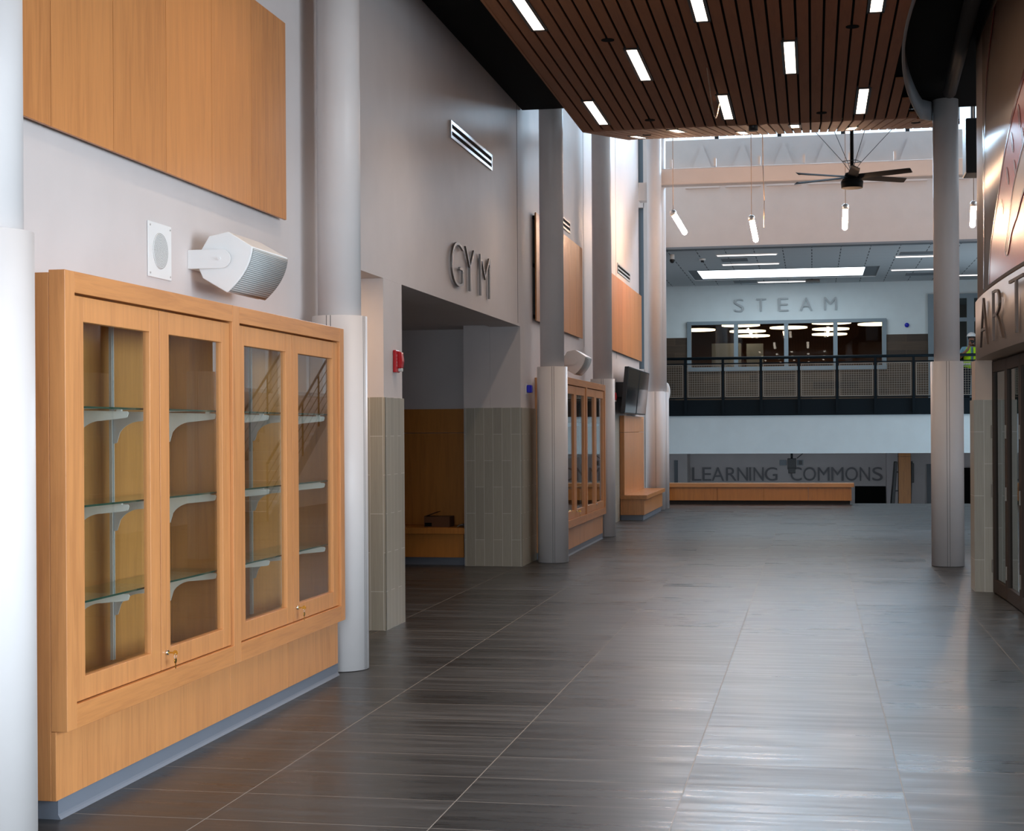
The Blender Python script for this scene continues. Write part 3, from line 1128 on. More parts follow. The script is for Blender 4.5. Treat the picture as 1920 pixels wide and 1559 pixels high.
for ch, y0, y1 in (('G', 14.07, 14.56), ('Y', 14.66, 15.08), ('M', 15.34, 15.82)):
    o = letter(ch, 'letter', lambda u, v, d: (WX + 0.012 + d, y0 + u, 2.88 + v), y1 - y0, 0.41, 0.02, bold=-0.024)
    tag(o, 'raised brushed metal letter %s of the word above the gym opening' % ch, 'letter', 'metal letters over the gym opening')
for ch, x0, x1 in (('S', -2.02, -1.77), ('T', -1.45, -1.19), ('E', -0.87, -0.61), ('A', -0.31, 0.01), ('M', 0.31, 0.63)):
    o = letter(ch, 'paleletter', lambda u, v, d: (x0 + u, 42.37 - d, 4.665 + v), x1 - x0, 0.34, 0.03, bold=-0.01)
    tag(o, 'pale raised letter %s on the balcony rear wall above the window' % ch, 'letter', 'pale letters above the balcony window')
lcx = [('L', -3.36, -3.10), ('E', -3.07, -2.82), ('A', -2.81, -2.46), ('R', -2.41, -2.11), ('N', -2.09, -1.80), ('I', -1.76, -1.71), ('N', -1.64, -1.36), ('G', -1.33, -0.98),
       ('C', -0.62, -0.31), ('O', -0.27, 0.08), ('M', 0.13, 0.45), ('M', 0.50, 0.83), ('O', 0.88, 1.22), ('N', 1.27, 1.55), ('S', 1.61, 1.89)]
seen = {}
for ch, x0, x1 in lcx:
    seen[ch] = seen.get(ch, 0) + 1
    word = 'LEARNING' if x0 < -0.9 else 'COMMONS'
    o = letter(ch, 'darkletter', lambda u, v, d: (x0 + u, 44.98 - d, 0.10 + v), x1 - x0, 0.38, 0.04)
    cnt = [c for c, a, _ in lcx if (a < -0.9) == (x0 < -0.9)].count(ch)
    idx = [a for c, a, _ in lcx if c == ch and (a < -0.9) == (x0 < -0.9)].index(x0)
    od = '' if cnt == 1 else ('first ' if idx == 0 else 'second ')
    tag(o, 'dark raised letter, %s%s of %s, on the lower wall under the balcony' % (od, ch, word), 'letter', 'dark letters on the wall under the balcony')

# ------------------------------------------------------------------ vents, alarms, strobes, outlet
def slot_vent(y0, y1, label):
    t = thing('wall_vent', label, 'vent', (WX, (y0 + y1) / 2, 4.23), 'slot vents high on the left wall')
    z0, z1 = 4.225, 4.385
    b = MB()
    b.box(WX + 0.001, WX + 0.016, y0, y1, z0, z0 + 0.028)
    b.box(WX + 0.001, WX + 0.016, y0, y1, z1 - 0.028, z1)
    b.box(WX + 0.0012, WX + 0.0164, y0 - 0.0005, y0 + 0.03, z0 - 0.0005, z1 + 0.0005)
    b.box(WX + 0.0012, WX + 0.0164, y1 - 0.03, y1 + 0.0005, z0 - 0.0005, z1 + 0.0005)
    b.box(WX + 0.001, WX + 0.014, y0, y1, (z0 + z1) / 2 - 0.013, (z0 + z1) / 2 + 0.013)
    obj('frame', b, 'alu', t)
    obj('slot', MB().box(WX + 0.001, WX + 0.004, y0 + 0.02, y1 - 0.02, z0 + 0.02, z1 - 0.02), 'black', t)


slot_vent(14.14, 16.03, 'long aluminium slot vent high on wall above the gym letters')
slot_vent(20.0, 21.4, 'aluminium slot vent above the middle maple wall panel')
slot_vent(26.75, 28.6, 'aluminium slot vent above the farthest maple wall panel')


def alarm(y, z, label):
    t = thing('fire_alarm', label, 'fire alarm', (WX, y, z - 0.09), 'red fire alarm sounders')
    b = MB().box(WX + 0.002, WX + 0.028, y - 0.062, y + 0.062, z - 0.088, z + 0.088)
    obj('base', b, 'red', t, 0.006)
    pr = [(0.028, -0.055), (0.055, -0.052), (0.064, 0.0), (0.055, 0.07), (0.028, 0.08)]
    b = MB().prism(pr, lambda p, yy: (WX + p[0], yy, z + p[1]), y - 0.005, y + 0.06)
    obj('cover', b, 'red', t, 0.004)
    obj('strobe_lens', MB().box(WX + 0.028, WX + 0.055, y + 0.0, y + 0.055, z - 0.08, z - 0.055), 'stripe', t, 0.003)
    for k, ch in enumerate('FIRE'):
        zz = z + 0.035 - k * 0.026
        o = letter(ch, 'white', lambda u, v, d: (WX + 0.0285 + d, y - 0.043 + u, zz + v), 0.004 if ch == 'I' else 0.014, 0.017, 0.001, 'letter')
        o.location = o.location - t.location
        o.parent = t
    return t


alarm(12.15, 2.09, 'red fire alarm on the tiled wall stub left of the gym opening')
a2 = alarm(26.05, 2.09, 'red fire alarm on wall beside the distant black screens')


def strobe(x, y, z, nrm, label):
    t = thing('strobe_light', label, 'strobe light', (x, y, z))
    nx, ny = nrm
    if nx:
        obj('back_plate', MB().box(x + 0.001, x + 0.01, y - 0.055, y + 0.055, z - 0.06, z + 0.06), 'white', t, 0.003)
        obj('blue_lens', MB().box(x + 0.01, x + 0.07, y - 0.05, y + 0.05, z - 0.045, z + 0.045), 'blue', t, 0.012)
    else:
        obj('back_plate', MB().cyl((x, y - 0.001, z), (x, y - 0.01, z), 0.06, n=24), 'blue', t)
        obj('blue_lens', MB().ball((x, y - 0.02, z), 0.06, 0.05, 0.06), 'blue', t)
    return t


strobe(WX, 18.02, 2.02, (1, 0), 'blue strobe light on wall beside the column past the gym opening')
strobe(2.42, 42.4, 4.235, (0, -1), 'round blue strobe light on balcony rear wall right of window')
tag(obj('wall_outlet', MB().box(WX + 0.013, WX + 0.02, 25.95, 26.06, 0.42, 0.55), 'white', None, 0.002), 'small white outlet plate low on wall before the corner bench', 'outlet')
# door with lever in the narrow recess beside the near column
dd = struct('door_4', MB().box(-3.42, -3.37, 10.2, 11.2, 0.01, 2.1), 'bronze')
b = MB().cyl((-3.37, 11.25, 0.92), (-3.28, 11.25, 0.92), 0.012, n=12).box(-3.30, -3.28, 11.13, 11.27, 0.91, 0.93)
obj('door_handle', b, 'chrome', dd)
b = MB().box(-3.372, -3.364, 11.15, 11.2, 0.85, 1.0)
obj('lock_plate', b, 'chrome', dd)

t = thing('recess_downlight', 'warm ceiling downlight in the narrow door recess left of the tiled stub', 'downlight', (-3.75, 11.1, 2.72))
obj('trim_ring', MB().cyl((-3.75, 11.1, 2.739), (-3.75, 11.1, 2.725), 0.09, n=24), 'white', t)
obj('diffuser', MB().cyl((-3.75, 11.1, 2.726), (-3.75, 11.1, 2.72), 0.075, n=24), 'lamp', t)
ar = area('recess_light', (-3.75, 11.1, 2.71), (0, 0, 0), 0.12, 0.12, 9, (1.0, 0.66, 0.4))
# ------------------------------------------------------------------ bench niche in the gym entry
t = thing('built_in_bench', 'built in maple bench in dark niche of gym entry', 'bench', (-4.9, 17.9, 0))
obj('seat', MB().box(-6.64, -3.905, 17.66, 18.3, 0.36, 0.43), 'bench', t, 0.003)
obj('front_panel', MB().box(-6.64, -3.93, 17.70, 17.73, 0.09, 0.36), 'bench', t)
obj('toe_kick', MB().box(-6.64, -3.93, 17.74, 17.76, 0, 0.09), 'toe', t)
b = MB().box(-6.64, -3.905, 18.26, 18.31, 0.43, 1.515).box(-6.64, -3.905, 18.26, 18.31, 1.52, 1.80)
obj('back_panel', b, 'bench', t, 0.002)
t = thing('cardboard_box', 'open brown cardboard box lying on the gym entry bench', 'box', (-4.23, 17.95, 0.43))
b = MB()
b.box(-4.42, -4.12, 17.8, 18.05, 0.431, 0.437)
for x0, x1, y0, y1 in ((-4.42, -4.414, 17.8, 18.05), (-4.126, -4.12, 17.8, 18.05), (-4.414, -4.126, 17.8, 17.806), (-4.414, -4.126, 18.044, 18.05)):
    b.box(x0, x1, y0, y1, 0.437, 0.55)
obj('box_body', b, 'card', t)
obj('box_flap', MB().prism([(-4.42, 0.55), (-4.28, 0.60), (-4.28, 0.605), (-4.42, 0.556)], lambda p, y: (p[0], y, p[1]), 17.8, 18.04), 'card', t)
obj('printed_label', MB().box(-4.412, -4.33, 17.797, 17.80, 0.44, 0.48), 'black', t)
b = MB()
vs = []
for i in range(7):
    for j in range(5):
        vs.append((-4.02 + i * 0.018, 17.75 + j * 0.04, 0.432 + 0.05 * abs(math.sin(i * 0.6 + j * 1.1)) * (0.3 + i / 7)))
fs = [(i * 5 + j, (i + 1) * 5 + j, (i + 1) * 5 + j + 1, i * 5 + j + 1) for i in range(6) for j in range(4)]
b.add(vs, fs, True)
o = obj('crumpled_cloth', b, 'cloth')
o.modifiers.new('thick', 'SOLIDIFY').thickness = 0.004
tag(o, 'crumpled pale cloth at the right end of gym entry bench', 'cloth')

# ------------------------------------------------------------------ far left bench with screens
t = thing('corner_bench', 'maple bench with tall back panel below two black screens', 'bench', (-3.0, 28.4, 0))
obj('seat', MB().box(WX + 0.013, -2.78, 26.9, 30.3, 0.36, 0.43), 'woodY', t, 0.004)
obj('seat_base', MB().box(WX + 0.013, -2.83, 26.93, 30.25, 0.09, 0.36), 'woodZ', t, 0.002)
obj('toe_kick', MB().box(WX + 0.013, -2.85, 26.96, 30.2, 0, 0.09), 'toe', t)
b = MB()
for a in range(8):
    y0 = 26.9 + a * 0.4
    b.box(WX + 0.013, -3.16, y0, y0 + 0.396, 0.431, 1.5)
    b.box(WX + 0.013, -3.16, y0, y0 + 0.396, 1.505, 1.79)
obj('back_panel', b, 'woodZ', t, 0.0015)


def tv(y0, y1, label):
    t = thing('wall_screen', label, 'screen', (WX, (y0 + y1) / 2, 1.82), 'black wall screens')
    def tilt(x, z):
        return (x + (z - 1.82) * 0.10, z)
    def slab(b, xa, xb, ya, yb, za, zb):
        pr = [tilt(xa, za), tilt(xb, za), tilt(xb, zb), tilt(xa, zb)]
        b.prism(pr, lambda p, y: (p[0], y, p[1]), ya, yb)
        return b
    obj('housing', slab(MB(), -3.14, -3.07, y0, y1, 1.82, 2.6), 'plastic', t, 0.004)
    obj('display', slab(MB(), -3.07, -3.066, y0 + 0.02, y1 - 0.02, 1.84, 2.58), 'screen', t)
    obj('wall_mount', MB().box(WX + 0.001, -3.05, y0 + 0.3, y1 - 0.3, 2.1, 2.35), 'plastic', t)


tv(26.2, 27.85, 'black wall screen over the corner bench, nearer of two')
tv(27.95, 29.55, 'black wall screen over the corner bench, farther of two')

# ------------------------------------------------------------------ far bench at the stair edge
t = thing('long_bench', 'long low maple bench along the far floor edge', 'bench', (-1.2, 33.2, 0))
obj('seat', MB().box(-3.02, 0.82, 32.95, 33.45, 0.35, 0.43), 'woodX', t, 0.004)
b = MB()
xs = [-3.01, -1.95, -1.0, -0.1, 0.77]
for a, c in zip(xs[:-1], xs[1:]):
    b.box(a + 0.002, c - 0.002, 33.0, 33.4, 0.075, 0.35)
obj('seat_base', b, 'bench', t, 0.002)
obj('toe_kick', MB().box(-2.99, 0.74, 33.04, 33.38, 0, 0.075), 'dark', t)

# ------------------------------------------------------------------ balcony railing
t = thing('balcony_railing', 'dark steel balcony railing with wire mesh panels', 'railing', (0, 39, 2.2))
ra = MB().cyl((-5.5, 38.85, 3.28), (6.5, 38.85, 3.28), 0.035, n=16)
obj('top_rail', ra, 'rail', t)
obj('middle_rail', MB().box(-5.5, 6.5, 38.84, 38.87, 3.135, 3.165), 'rail', t)
obj('bottom_rail', MB().box(-5.5, 6.5, 38.84, 38.87, 2.30, 2.325), 'rail', t)
px = [-3.97 - 0.915, -3.97, -3.055, -2.143, -1.228, -0.323, 0.580, 1.478, 2.366, 3.28, 4.19, 5.1]
for x in px:
    b = MB().box(x - 0.03, x + 0.03, 38.82, 38.88, 1.95, 3.25)
    b.box(x - 0.035, x + 0.035, 38.84, 38.9, 1.92, 2.3)
    obj('post', b, 'rail', t)
for a, c in zip(px[:-1], px[1:]):
    x0, x1 = a + 0.055, c - 0.055
    z0, z1 = 2.335, 3.125
    b = MB()
    b.box(x0, x0 + 0.018, 38.845, 38.865, z0, z1)
    b.box(x1 - 0.018, x1, 38.845, 38.865, z0, z1)
    b.box(x0 + 0.018, x1 - 0.018, 38.846, 38.864, z0, z0 + 0.018)
    b.box(x0 + 0.018, x1 - 0.018, 38.846, 38.864, z1 - 0.018, z1)
    for i in range(1, 14):
        x = x0 + (x1 - x0) * i / 14
        b.box(x - 0.0032, x + 0.0032, 38.85, 38.859, z0, z1)
    for i in range(1, 14):
        z = z0 + (z1 - z0) * i / 14
        b.box(x0, x1, 38.847, 38.856, z - 0.0032, z + 0.0032)
    obj('mesh_panel', b, 'mesh', t)

# ------------------------------------------------------------------ balcony ceiling fittings
def ceil_bar(x0, x1, y, label, d=0.06):
    t = thing('ceiling_light', label, 'light', ((x0 + x1) / 2, y, 5.36), 'thin linear lights in balcony ceiling')
    obj('housing', MB().box(x0 - 0.03, x1 + 0.03, y - d - 0.03, y + d + 0.03, 5.365, 5.382), 'white', t)
    obj('diffuser', MB().box(x0, x1, y - d, y + d, 5.355, 5.366), 'cool', t)


ceil_bar(-2.04, -0.76, 35.05, 'thin linear light in balcony ceiling, front left')
ceil_bar(-2.03, -0.75, 37.02, 'thin linear light in balcony ceiling, left, just before the skylight')
ceil_bar(1.84, 3.1, 36.25, 'thin linear light in balcony ceiling, right, beside the right column top', 0.06)
ceil_bar(1.89, 3.1, 39.25, 'thin linear light in balcony ceiling, right, behind another')
ceil_bar(3.3, 4.6, 41.0, 'thin linear light in balcony ceiling seen right of the column')
ceil_bar(-1.37, -0.17, 41.6, 'thin linear light in balcony ceiling behind the skylight')
for x0, x1, y0, y1, l in ((-2.0, -1.42, 35.8, 36.4, 'between the two front left lights'), (-1.99, -1.39, 41.2, 41.8, 'behind the skylight at left'), (2.3, 3.0, 40.2, 40.8, 'right of the skylight, rear'), (1.9, 2.7, 35.4, 35.9, 'front right')):
    tag(obj('ceiling_vent', MB().box(x0, x1, y0, y1, 5.368, 5.381), 'grey'), 'grey square vent in balcony ceiling, %s' % l, 'vent', 'grey vents in balcony ceiling')
t = thing('security_camera', 'small dark dome camera at the top left of the balcony opening', 'camera', (-3.0, 34.7, 5.2))
obj('camera_arm', MB().cyl((-3.0, 34.7, 5.38), (-3.0, 34.7, 5.26), 0.05, n=16), 'white', t)
obj('camera_dome', MB().ball((-3.0, 34.7, 5.25), 0.055, 0.055, 0.06), 'plastic', t)
t = thing('smoke_detector', 'small round smoke detector on the balcony ceiling at left', 'detector', (-2.41, 35.7, 5.3))
obj('detector_base', MB().cyl((-2.41, 35.7, 5.38), (-2.41, 35.7, 5.34), 0.07, n=16), 'white', t)
obj('detector_head', MB().cyl((-2.41, 35.7, 5.34), (-2.41, 35.7, 5.30), 0.035, n=12), 'plastic', t)
t = thing('ceiling_projector', 'small dark projector under the balcony ceiling behind the skylight', 'projector', (0.1, 41.4, 5.3))
obj('projector_body', MB().box(-0.15, 0.2, 41.2, 41.5, 5.31, 5.37), 'plastic', t)

# disc lamps in the room beyond the window
k = 0
for u_x, Y, l in ((-3.0 - 0.62, 50.9, 'cut by the left frame'), (-2.15, 49.0, 'upper left'), (-2.06, 52.0, 'middle left'), (-2.0, 54.6, 'lower left'), (-0.73, 50.5, 'centre'),
                  (0.57, 48.6, 'upper right stack, highest'), (0.58, 51.6, 'upper right stack, middle'), (0.57, 54.4, 'upper right stack, lowest'), (1.95, 49.6, 'cut by the right frame')):
    t = thing('disc_lamp', 'glowing disc lamp behind the balcony window, %s' % l, 'lamp', (u_x, Y, 4.75), 'disc lamps behind the balcony window')
    obj('diffuser', MB().cyl((u_x, Y, 4.72), (u_x, Y, 4.76), 0.58, n=48), 'ring', t)
    obj('rim', MB().cyl((u_x, Y, 4.76), (u_x, Y, 4.79), 0.6, n=48), 'dark', t)
    obj('suspension_wire', MB().cyl((u_x, Y, 4.79), (u_x, Y, 5.3), 0.006, n=6), 'plastic', t)
area('disc_lamp_glow', (-0.7, 51, 4.65), (0, 0, 0), 5.0, 5.0, 12, (1.0, 0.6, 0.32))

# ------------------------------------------------------------------ pendants and fan
def pendant(p, q, label, top=8.6):
    t = thing('pendant_light', label, 'pendant light', p, 'tilted tube pendants')
    p, q = Vector(p), Vector(q)
    d = (q - p).normalized()
    obj('diffuser', MB().cyl(p + d * 0.04, q, 0.045, n=20).ball(q, 0.045, 0.045, 0.045, 16, 8), 'tube', t)
    obj('cap', MB().ball(p, 0.062, 0.062, 0.06, 16, 10), 'alu', t)
    obj('cord', MB().cyl(p + Vector((0, 0, 0.05)), (p.x, p.y, top), 0.006, n=6), 'cable', t)


pendant((-2.314, 27.0, 5.23), (-2.12, 27.0, 4.9), 'glowing tube pendant tilted right, leftmost of three')
pendant((-0.995, 27.0, 5.10), (-0.925, 27.0, 4.74), 'glowing tube pendant with grey ball cap, middle and lowest')
pendant((0.557, 27.0, 5.24), (0.545, 27.0, 4.9), 'glowing tube pendant below the ceiling fan')
pendant((2.62, 27.0, 5.22), (2.60, 27.0, 4.88), 'glowing tube pendant glimpsed at the edge of the mural wall')
pts = [(-0.82, 27.05, 8.6), (-0.80, 27.05, 6.0), (-0.78, 27.05, 5.4), (-0.79, 27.05, 4.95)]
tag(obj('loose_cord', MB().tube(pts, 0.008), 'cable'), 'pale loose cord hanging beside the middle tube pendant', 'cord')


def fan():
    x, y, z = 0.632, 25.6, 5.345
    t = thing('ceiling_fan', 'black ceiling fan with six blades and wire stays', 'fan', (x, y, z))
    b = MB().cyl((x, y, z), (x, y, z + 0.1), 0.165, 0.175, n=40).cyl((x, y, z + 0.1), (x, y, z + 0.17), 0.175, 0.13, n=40)
    b.cyl((x, y, z + 0.17), (x, y, z + 0.24), 0.13, 0.1, n=32)
    obj('motor', b, 'black', t)
    obj('down_rod', MB().cyl((x, y, z + 0.24), (x, y, 8.6), 0.028, n=16), 'black', t)
    rr = 1.0
    # blades a bit pitched
    for i in range(6):
        a = R(-28 + 60 * i)
        d = Vector((math.cos(a), math.sin(a), 0))
        s = Vector((-math.sin(a), math.cos(a), 0))
        up = Vector((0, 0, 1))
        b = MB()
        pro = [(-0.075, -0.012), (0, 0.004), (0.075, 0.022), (0.075, 0.028), (0, 0.012), (-0.075, -0.006)]
        def sec(r, k):
            return [Vector((x, y, z + 0.165)) + d * r + s * (u * k) + up * (v * 1.4) for u, v in [(-a_, b_) for a_, b_ in pro]]
        secs = [sec(0.1, 0.9), sec(0.3, 1.0), sec(0.7, 0.95), sec(rr - 0.03, 0.85), sec(rr, 0.55)]
        for A in secs:
            b.v += [tuple(p) for p in A]
        for k in range(4):
            for q in range(6):
                w_ = (q + 1) % 6
                b.f.append((k * 6 + q, k * 6 + w_, (k + 1) * 6 + w_, (k + 1) * 6 + q)); b.sm.append(False)
        b.f.append((0, 1, 2, 3, 4, 5)); b.sm.append(False)
        b.f.append((24, 25, 26, 27, 28, 29)); b.sm.append(False)
        obj('blade', b, 'dark', t)
    for i in range(4):
        a = R(20 + 90 * i)
        d = Vector((math.cos(a), math.sin(a), 0))
        c = Vector((x, y, 0))
        q = MB().tube([c + d * 0.04 + Vector((0, 0, z + 0.27)), c + d * 0.16 + Vector((0, 0, z + 0.42)), c + d * 1.45 + Vector((0, 0, 7.1))], 0.005, 6)
        obj('stay_wire', q, 'plastic', t)
    b = MB()
    for i in range(4):
        a0, a1 = R(20 + 90 * i), R(110 + 90 * i)
        b.cyl((x + 0.16 * math.cos(a0), y + 0.16 * math.sin(a0), z + 0.42), (x + 0.16 * math.cos(a1), y + 0.16 * math.sin(a1), z + 0.42), 0.006, n=6)
    obj('stay_frame', b, 'plastic', t)


fan()

# ------------------------------------------------------------------ hanging projector below balcony and leaning boards
t = thing('hanging_projector', 'black projector hanging below the balcony in front of the sign', 'projector', (-0.5, 41, 0.5))
obj('projector_body', MB().box(-0.64, -0.42, 40.9, 41.15, 0.52, 0.80).box(-0.62, -0.44, 40.88, 41.1, 0.42, 0.56), 'plastic', t, 0.01)
obj('ceiling_mount', MB().cyl((-0.53, 41, 0.78), (-0.53, 41, 0.96), 0.03, n=10).tube([(-0.4, 41, 0.8), (-0.25, 41, 0.93)], 0.01), 'plastic', t)
obj('side_speaker', MB().box(-0.84, -0.66, 40.95, 41.1, 0.62, 0.76), 'grey', t, 0.01)
obj('side_speaker', MB().box(-0.40, -0.24, 40.95, 41.1, 0.62, 0.76), 'grey', t, 0.01)
obj('dark_front', MB().box(-0.36, -0.27, 40.94, 40.95, 0.64, 0.74), 'plastic', t)
t = thing('square_wood_pier', 'orange maple clad pier below the balcony', 'pier', (2.38, 43, -2.3))
obj('cladding', MB().box(2.22, 2.535, 43.0, 43.4, -2.3, 0.93), 'bench', t, 0.003)
obj('top_band', MB().box(2.215, 2.54, 42.99, 43.4, 0.80, 0.805), 'dark', t)
t = thing('leaning_display', 'black display frame leaning on the left side of the wood pier', 'display', (2.0, 43, -2.3))
b = MB().prism([(1.86, -2.3), (1.98, -2.3), (2.19, 0.67), (2.12, 0.67)], lambda p, y: (p[0], y, p[1]), 42.9, 43.5)
obj('panel', b, 'plastic', t, 0.01)
obj('brace', MB().box(2.1, 2.214, 43.1, 43.14, 0.38, 0.41).box(2.05, 2.214, 43.1, 43.14, -0.12, -0.09), 'plastic', t)
t = thing('leaning_display', 'black display frame on the right side of the wood pier', 'display', (2.6, 43, -2.3))
b = MB().prism([(2.42, -2.3), (2.5, -2.3), (2.61, 0.67), (2.55, 0.67)], lambda p, y: (p[0], y, p[1]), 43.45, 43.7)
obj('panel', b, 'plastic', t, 0.01)
obj('clip', MB().box(2.57, 2.64, 43.42, 43.6, 0.1, 0.62), 'plastic', t, 0.01)

# ------------------------------------------------------------------ stair along the atrium side wall
t = thing('staircase', 'pale staircase at the right of the atrium, mirrored in the near cabinet glass', 'stairs', (3.9, 28, 0))
b = MB()
for i in range(13):
    b.box(3.4, 4.4, 26.0 + i * 0.3, 26.33 + i * 0.3, (i + 1) * 0.17 - 0.05, (i + 1) * 0.17)
    b.box(3.41, 4.39, 26.02 + i * 0.3, 26.035 + i * 0.3, i * 0.17, (i + 1) * 0.17 - 0.05)
obj('treads', b, 'wall', t)
for x_ in (3.38, 4.40):
    b = MB().prism([(26.0, 0), (29.9, 2.21), (29.9, 1.95), (26.4, 0)], lambda p, x: (x, p[0], p[1]), x_, x_ + 0.03)
    obj('stringer', b, 'grey', t)
    b = MB().tube([(x_, 26.0, 1.0), (x_, 29.9, 3.2)], 0.022)
    for i in range(1, 5):
        b.tube([(x_, 26.0, 0.2 * i), (x_, 29.9, 2.2 + 0.2 * i)], 0.007)
    for i in range(5):
        b.cyl((x_, 26.0 + i * 0.97, i * 0.55), (x_, 26.0 + i * 0.97, 1.0 + i * 0.55), 0.018, n=8)
    obj('handrail', b, 'rail', t)

# ------------------------------------------------------------------ curved wall on the right
def curve(y):
    if y <= 14.2:
        return 1.488 + (y - 14.2) ** 2 / 90.0
    return 1.488 + (y - 14.2) ** 2 / 60.0


def outline(y0=9.7, y1=15.55, n=40, off=0.0):
    pts = [(curve(y0 + (y1 - y0) * i / n) - off, y0 + (y1 - y0) * i / n) for i in range(n + 1)]
    x, y = pts[-1]
    r = 0.22
    for i in range(1, 9):
        a = PI / 2 * i / 8
        pts.append((x + r * (1 - math.cos(a)) + 0.02 * i / 8, y + r * math.sin(a)))
    pts.append((x + 0.9, y + r))
    return pts


def curved_slab(z0, z1, off, thick=0.12, y0=9.7, y1=15.55):
    o = outline(y0, y1, 40, off)
    b = MB()
    n = len(o)
    inner = [(p[0] + thick, min(p[1], y1 + 0.1)) for p in o]
    vs = [(p[0], p[1], z0) for p in o] + [(p[0], p[1], z1) for p in o] + [(p[0], p[1], z0) for p in inner] + [(p[0], p[1], z1) for p in inner]
    fs = []
    for i in range(n - 1):
        fs.append((i, i + 1, n + i + 1, n + i))
    b.add(vs, fs, True)
    fs = []
    for i in range(n - 1):
        fs.append((i, 2 * n + i, 2 * n + i + 1, i + 1))
        fs.append((n + i, n + i + 1, 3 * n + i + 1, 3 * n + i))
        fs.append((2 * n + i, 3 * n + i, 3 * n + i + 1, 2 * n + i + 1))
    o_ = len(b.v) - len(vs)
    for f in fs:
        b.f.append(tuple(o_ + q for q in f)); b.sm.append(False)
    return b


struct('wall_curved', curved_slab(2.17, 2.725, 0.0, 0.28), 'art')
struct('wall_curved', curved_slab(2.73, 5.2, -0.02), 'art')
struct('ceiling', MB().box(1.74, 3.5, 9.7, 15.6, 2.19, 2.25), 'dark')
# glossy mural
t = thing('wall_mural', 'glossy cream and red mural covering the curved wall above the art letters', 'mural', (1.5, 13, 2.74))
mo = obj('mural_panel', curved_slab(2.735, 5.02, 0.0, 0.015, 9.9, 14.55), 'mural', t)


def on_mural(poly, name, m, lift):
    """poly in (y, z), laid on the curved panel as a thin raised film."""
    mb = MB()
    ylo, yhi = min(p[0] for p in poly), max(p[0] for p in poly)
    n = max(8, int((yhi - ylo) / 0.012))
    def cross(y):
        zs = []
        for k in range(len(poly)):
            (a, za), (c, zc_) = poly[k], poly[(k + 1) % len(poly)]
            if (a <= y) != (c <= y):
                zs.append(za + (zc_ - za) * (y - a) / (c - a))
        return sorted(zs)
    for k in range(n):
        ya, yb = ylo + (yhi - ylo) * k / n + 1e-5, ylo + (yhi - ylo) * (k + 1) / n - 1e-5
        A, B_ = cross(ya), cross(yb)
        if len(A) != len(B_):
            continue
        for q in range(0, len(A) - 1, 2):
            mb.add([(curve(ya) - lift, ya, A[q]), (curve(ya) - lift, ya, A[q + 1]), (curve(yb) - lift, yb, B_[q + 1]), (curve(yb) - lift, yb, B_[q])], [(0, 1, 2, 3)])
    return obj(name, mb, m, t)


def line_on_mural(pts, r=0.02, m='crimson', lift=0.006):
    mb = MB()
    P = [Vector((curve(y) - lift, y, z)) for y, z in pts]
    for a, c in zip(P[:-1], P[1:]):
        d = (c - a).normalized()
        s = Vector((0, d.z, -d.y)) * r
        mb.add([a - s, a + s, c + s, c - s], [(0, 1, 2, 3)])
    return obj('outline_stroke', mb, m, t)


def sm(pts, n=6):
    out = []
    for i in range(len(pts) - 1):
        p0 = pts[max(0, i - 1)]; p1 = pts[i]; p2 = pts[i + 1]; p3 = pts[min(len(pts) - 1, i + 2)]
        for k in range(n):
            u = k / n
            out.append(tuple(0.5 * ((2 * p1[j]) + (-p0[j] + p2[j]) * u + (2 * p0[j] - 5 * p1[j] + 4 * p2[j] - p3[j]) * u * u + (-p0[j] + 3 * p1[j] - 3 * p2[j] + p3[j]) * u ** 3) for j in range(2)))
    out.append(pts[-1])
    return out


left = sm([(11.6, 4.18), (11.95, 4.15), (12.4, 4.0), (12.75, 3.85), (13.05, 3.68), (13.35, 3.45), (13.7, 3.22), (13.95, 3.0), (14.05, 2.76)])
on_mural(left + [(11.0, 2.76), (11.0, 4.18)], 'pink_field', 'pink', 0.003)
line_on_mural(left, 0.02)
line_on_mural([(y - 0.09, z + 0.07) for y, z in left[:-8]], 0.008)
leaf = sm([(11.0, 3.95), (11.8, 3.76), (12.2, 3.58), (12.55, 3.38), (12.78, 3.15), (12.99, 2.95), (12.86, 2.9), (12.66, 3.05), (12.4, 3.14), (12.2, 3.24), (11.9, 3.32), (11.0, 3.4)])
on_mural(leaf, 'cream_leaf', 'mural', 0.006)
line_on_mural(leaf, 0.013, 'crimson', 0.009)
line_on_mural(sm([(13.5, 5.0), (14.1, 4.56), (14.3, 4.1), (14.4, 3.5), (14.45, 3.0), (14.48, 2.76)]), 0.022)
for (y, z, s) in ((12.3, 3.86, 1.0), (12.62, 3.72, 0.9), (12.85, 3.5, 0.8), (12.15, 3.66, 1.0), (13.15, 3.3, 0.7), (12.5, 3.5, 0.8)):
    ell = [(y + 0.05 * s * math.cos(a) + 0.05 * math.sin(a), z + 0.10 * s * math.sin(a)) for a in [2 * PI * i / 14 for i in range(15)]]
    on_mural(ell[:-1], 'red_drop', 'crimson', 0.006)

for ch, y0, y1 in (('A', 14.52, 13.92), ('R', 13.56, 12.96), ('T', 12.62, 12.0)):
    o = letter(ch, 'artletter', lambda u, v, d: (curve(y0 - u) - 0.02 - d, y0 - u, 2.245 + v), y0 - y1, 0.415, 0.018, bold=-0.026)
    tag(o, 'raised bronze metal letter %s on the curved band over the glass doors' % ch, 'letter', 'metal letters on the curved band')

# tiled pier under the band and the glass doors
b = MB()
b.box(1.50, 1.655, 15.42, 15.75, 1.80, 2.17)
struct('wall_curved', b, 'art')
b = MB()
b.box(1.485, 1.66, 15.40, 15.78, 0, 1.80)
struct('trim_12', b, 'tileX')


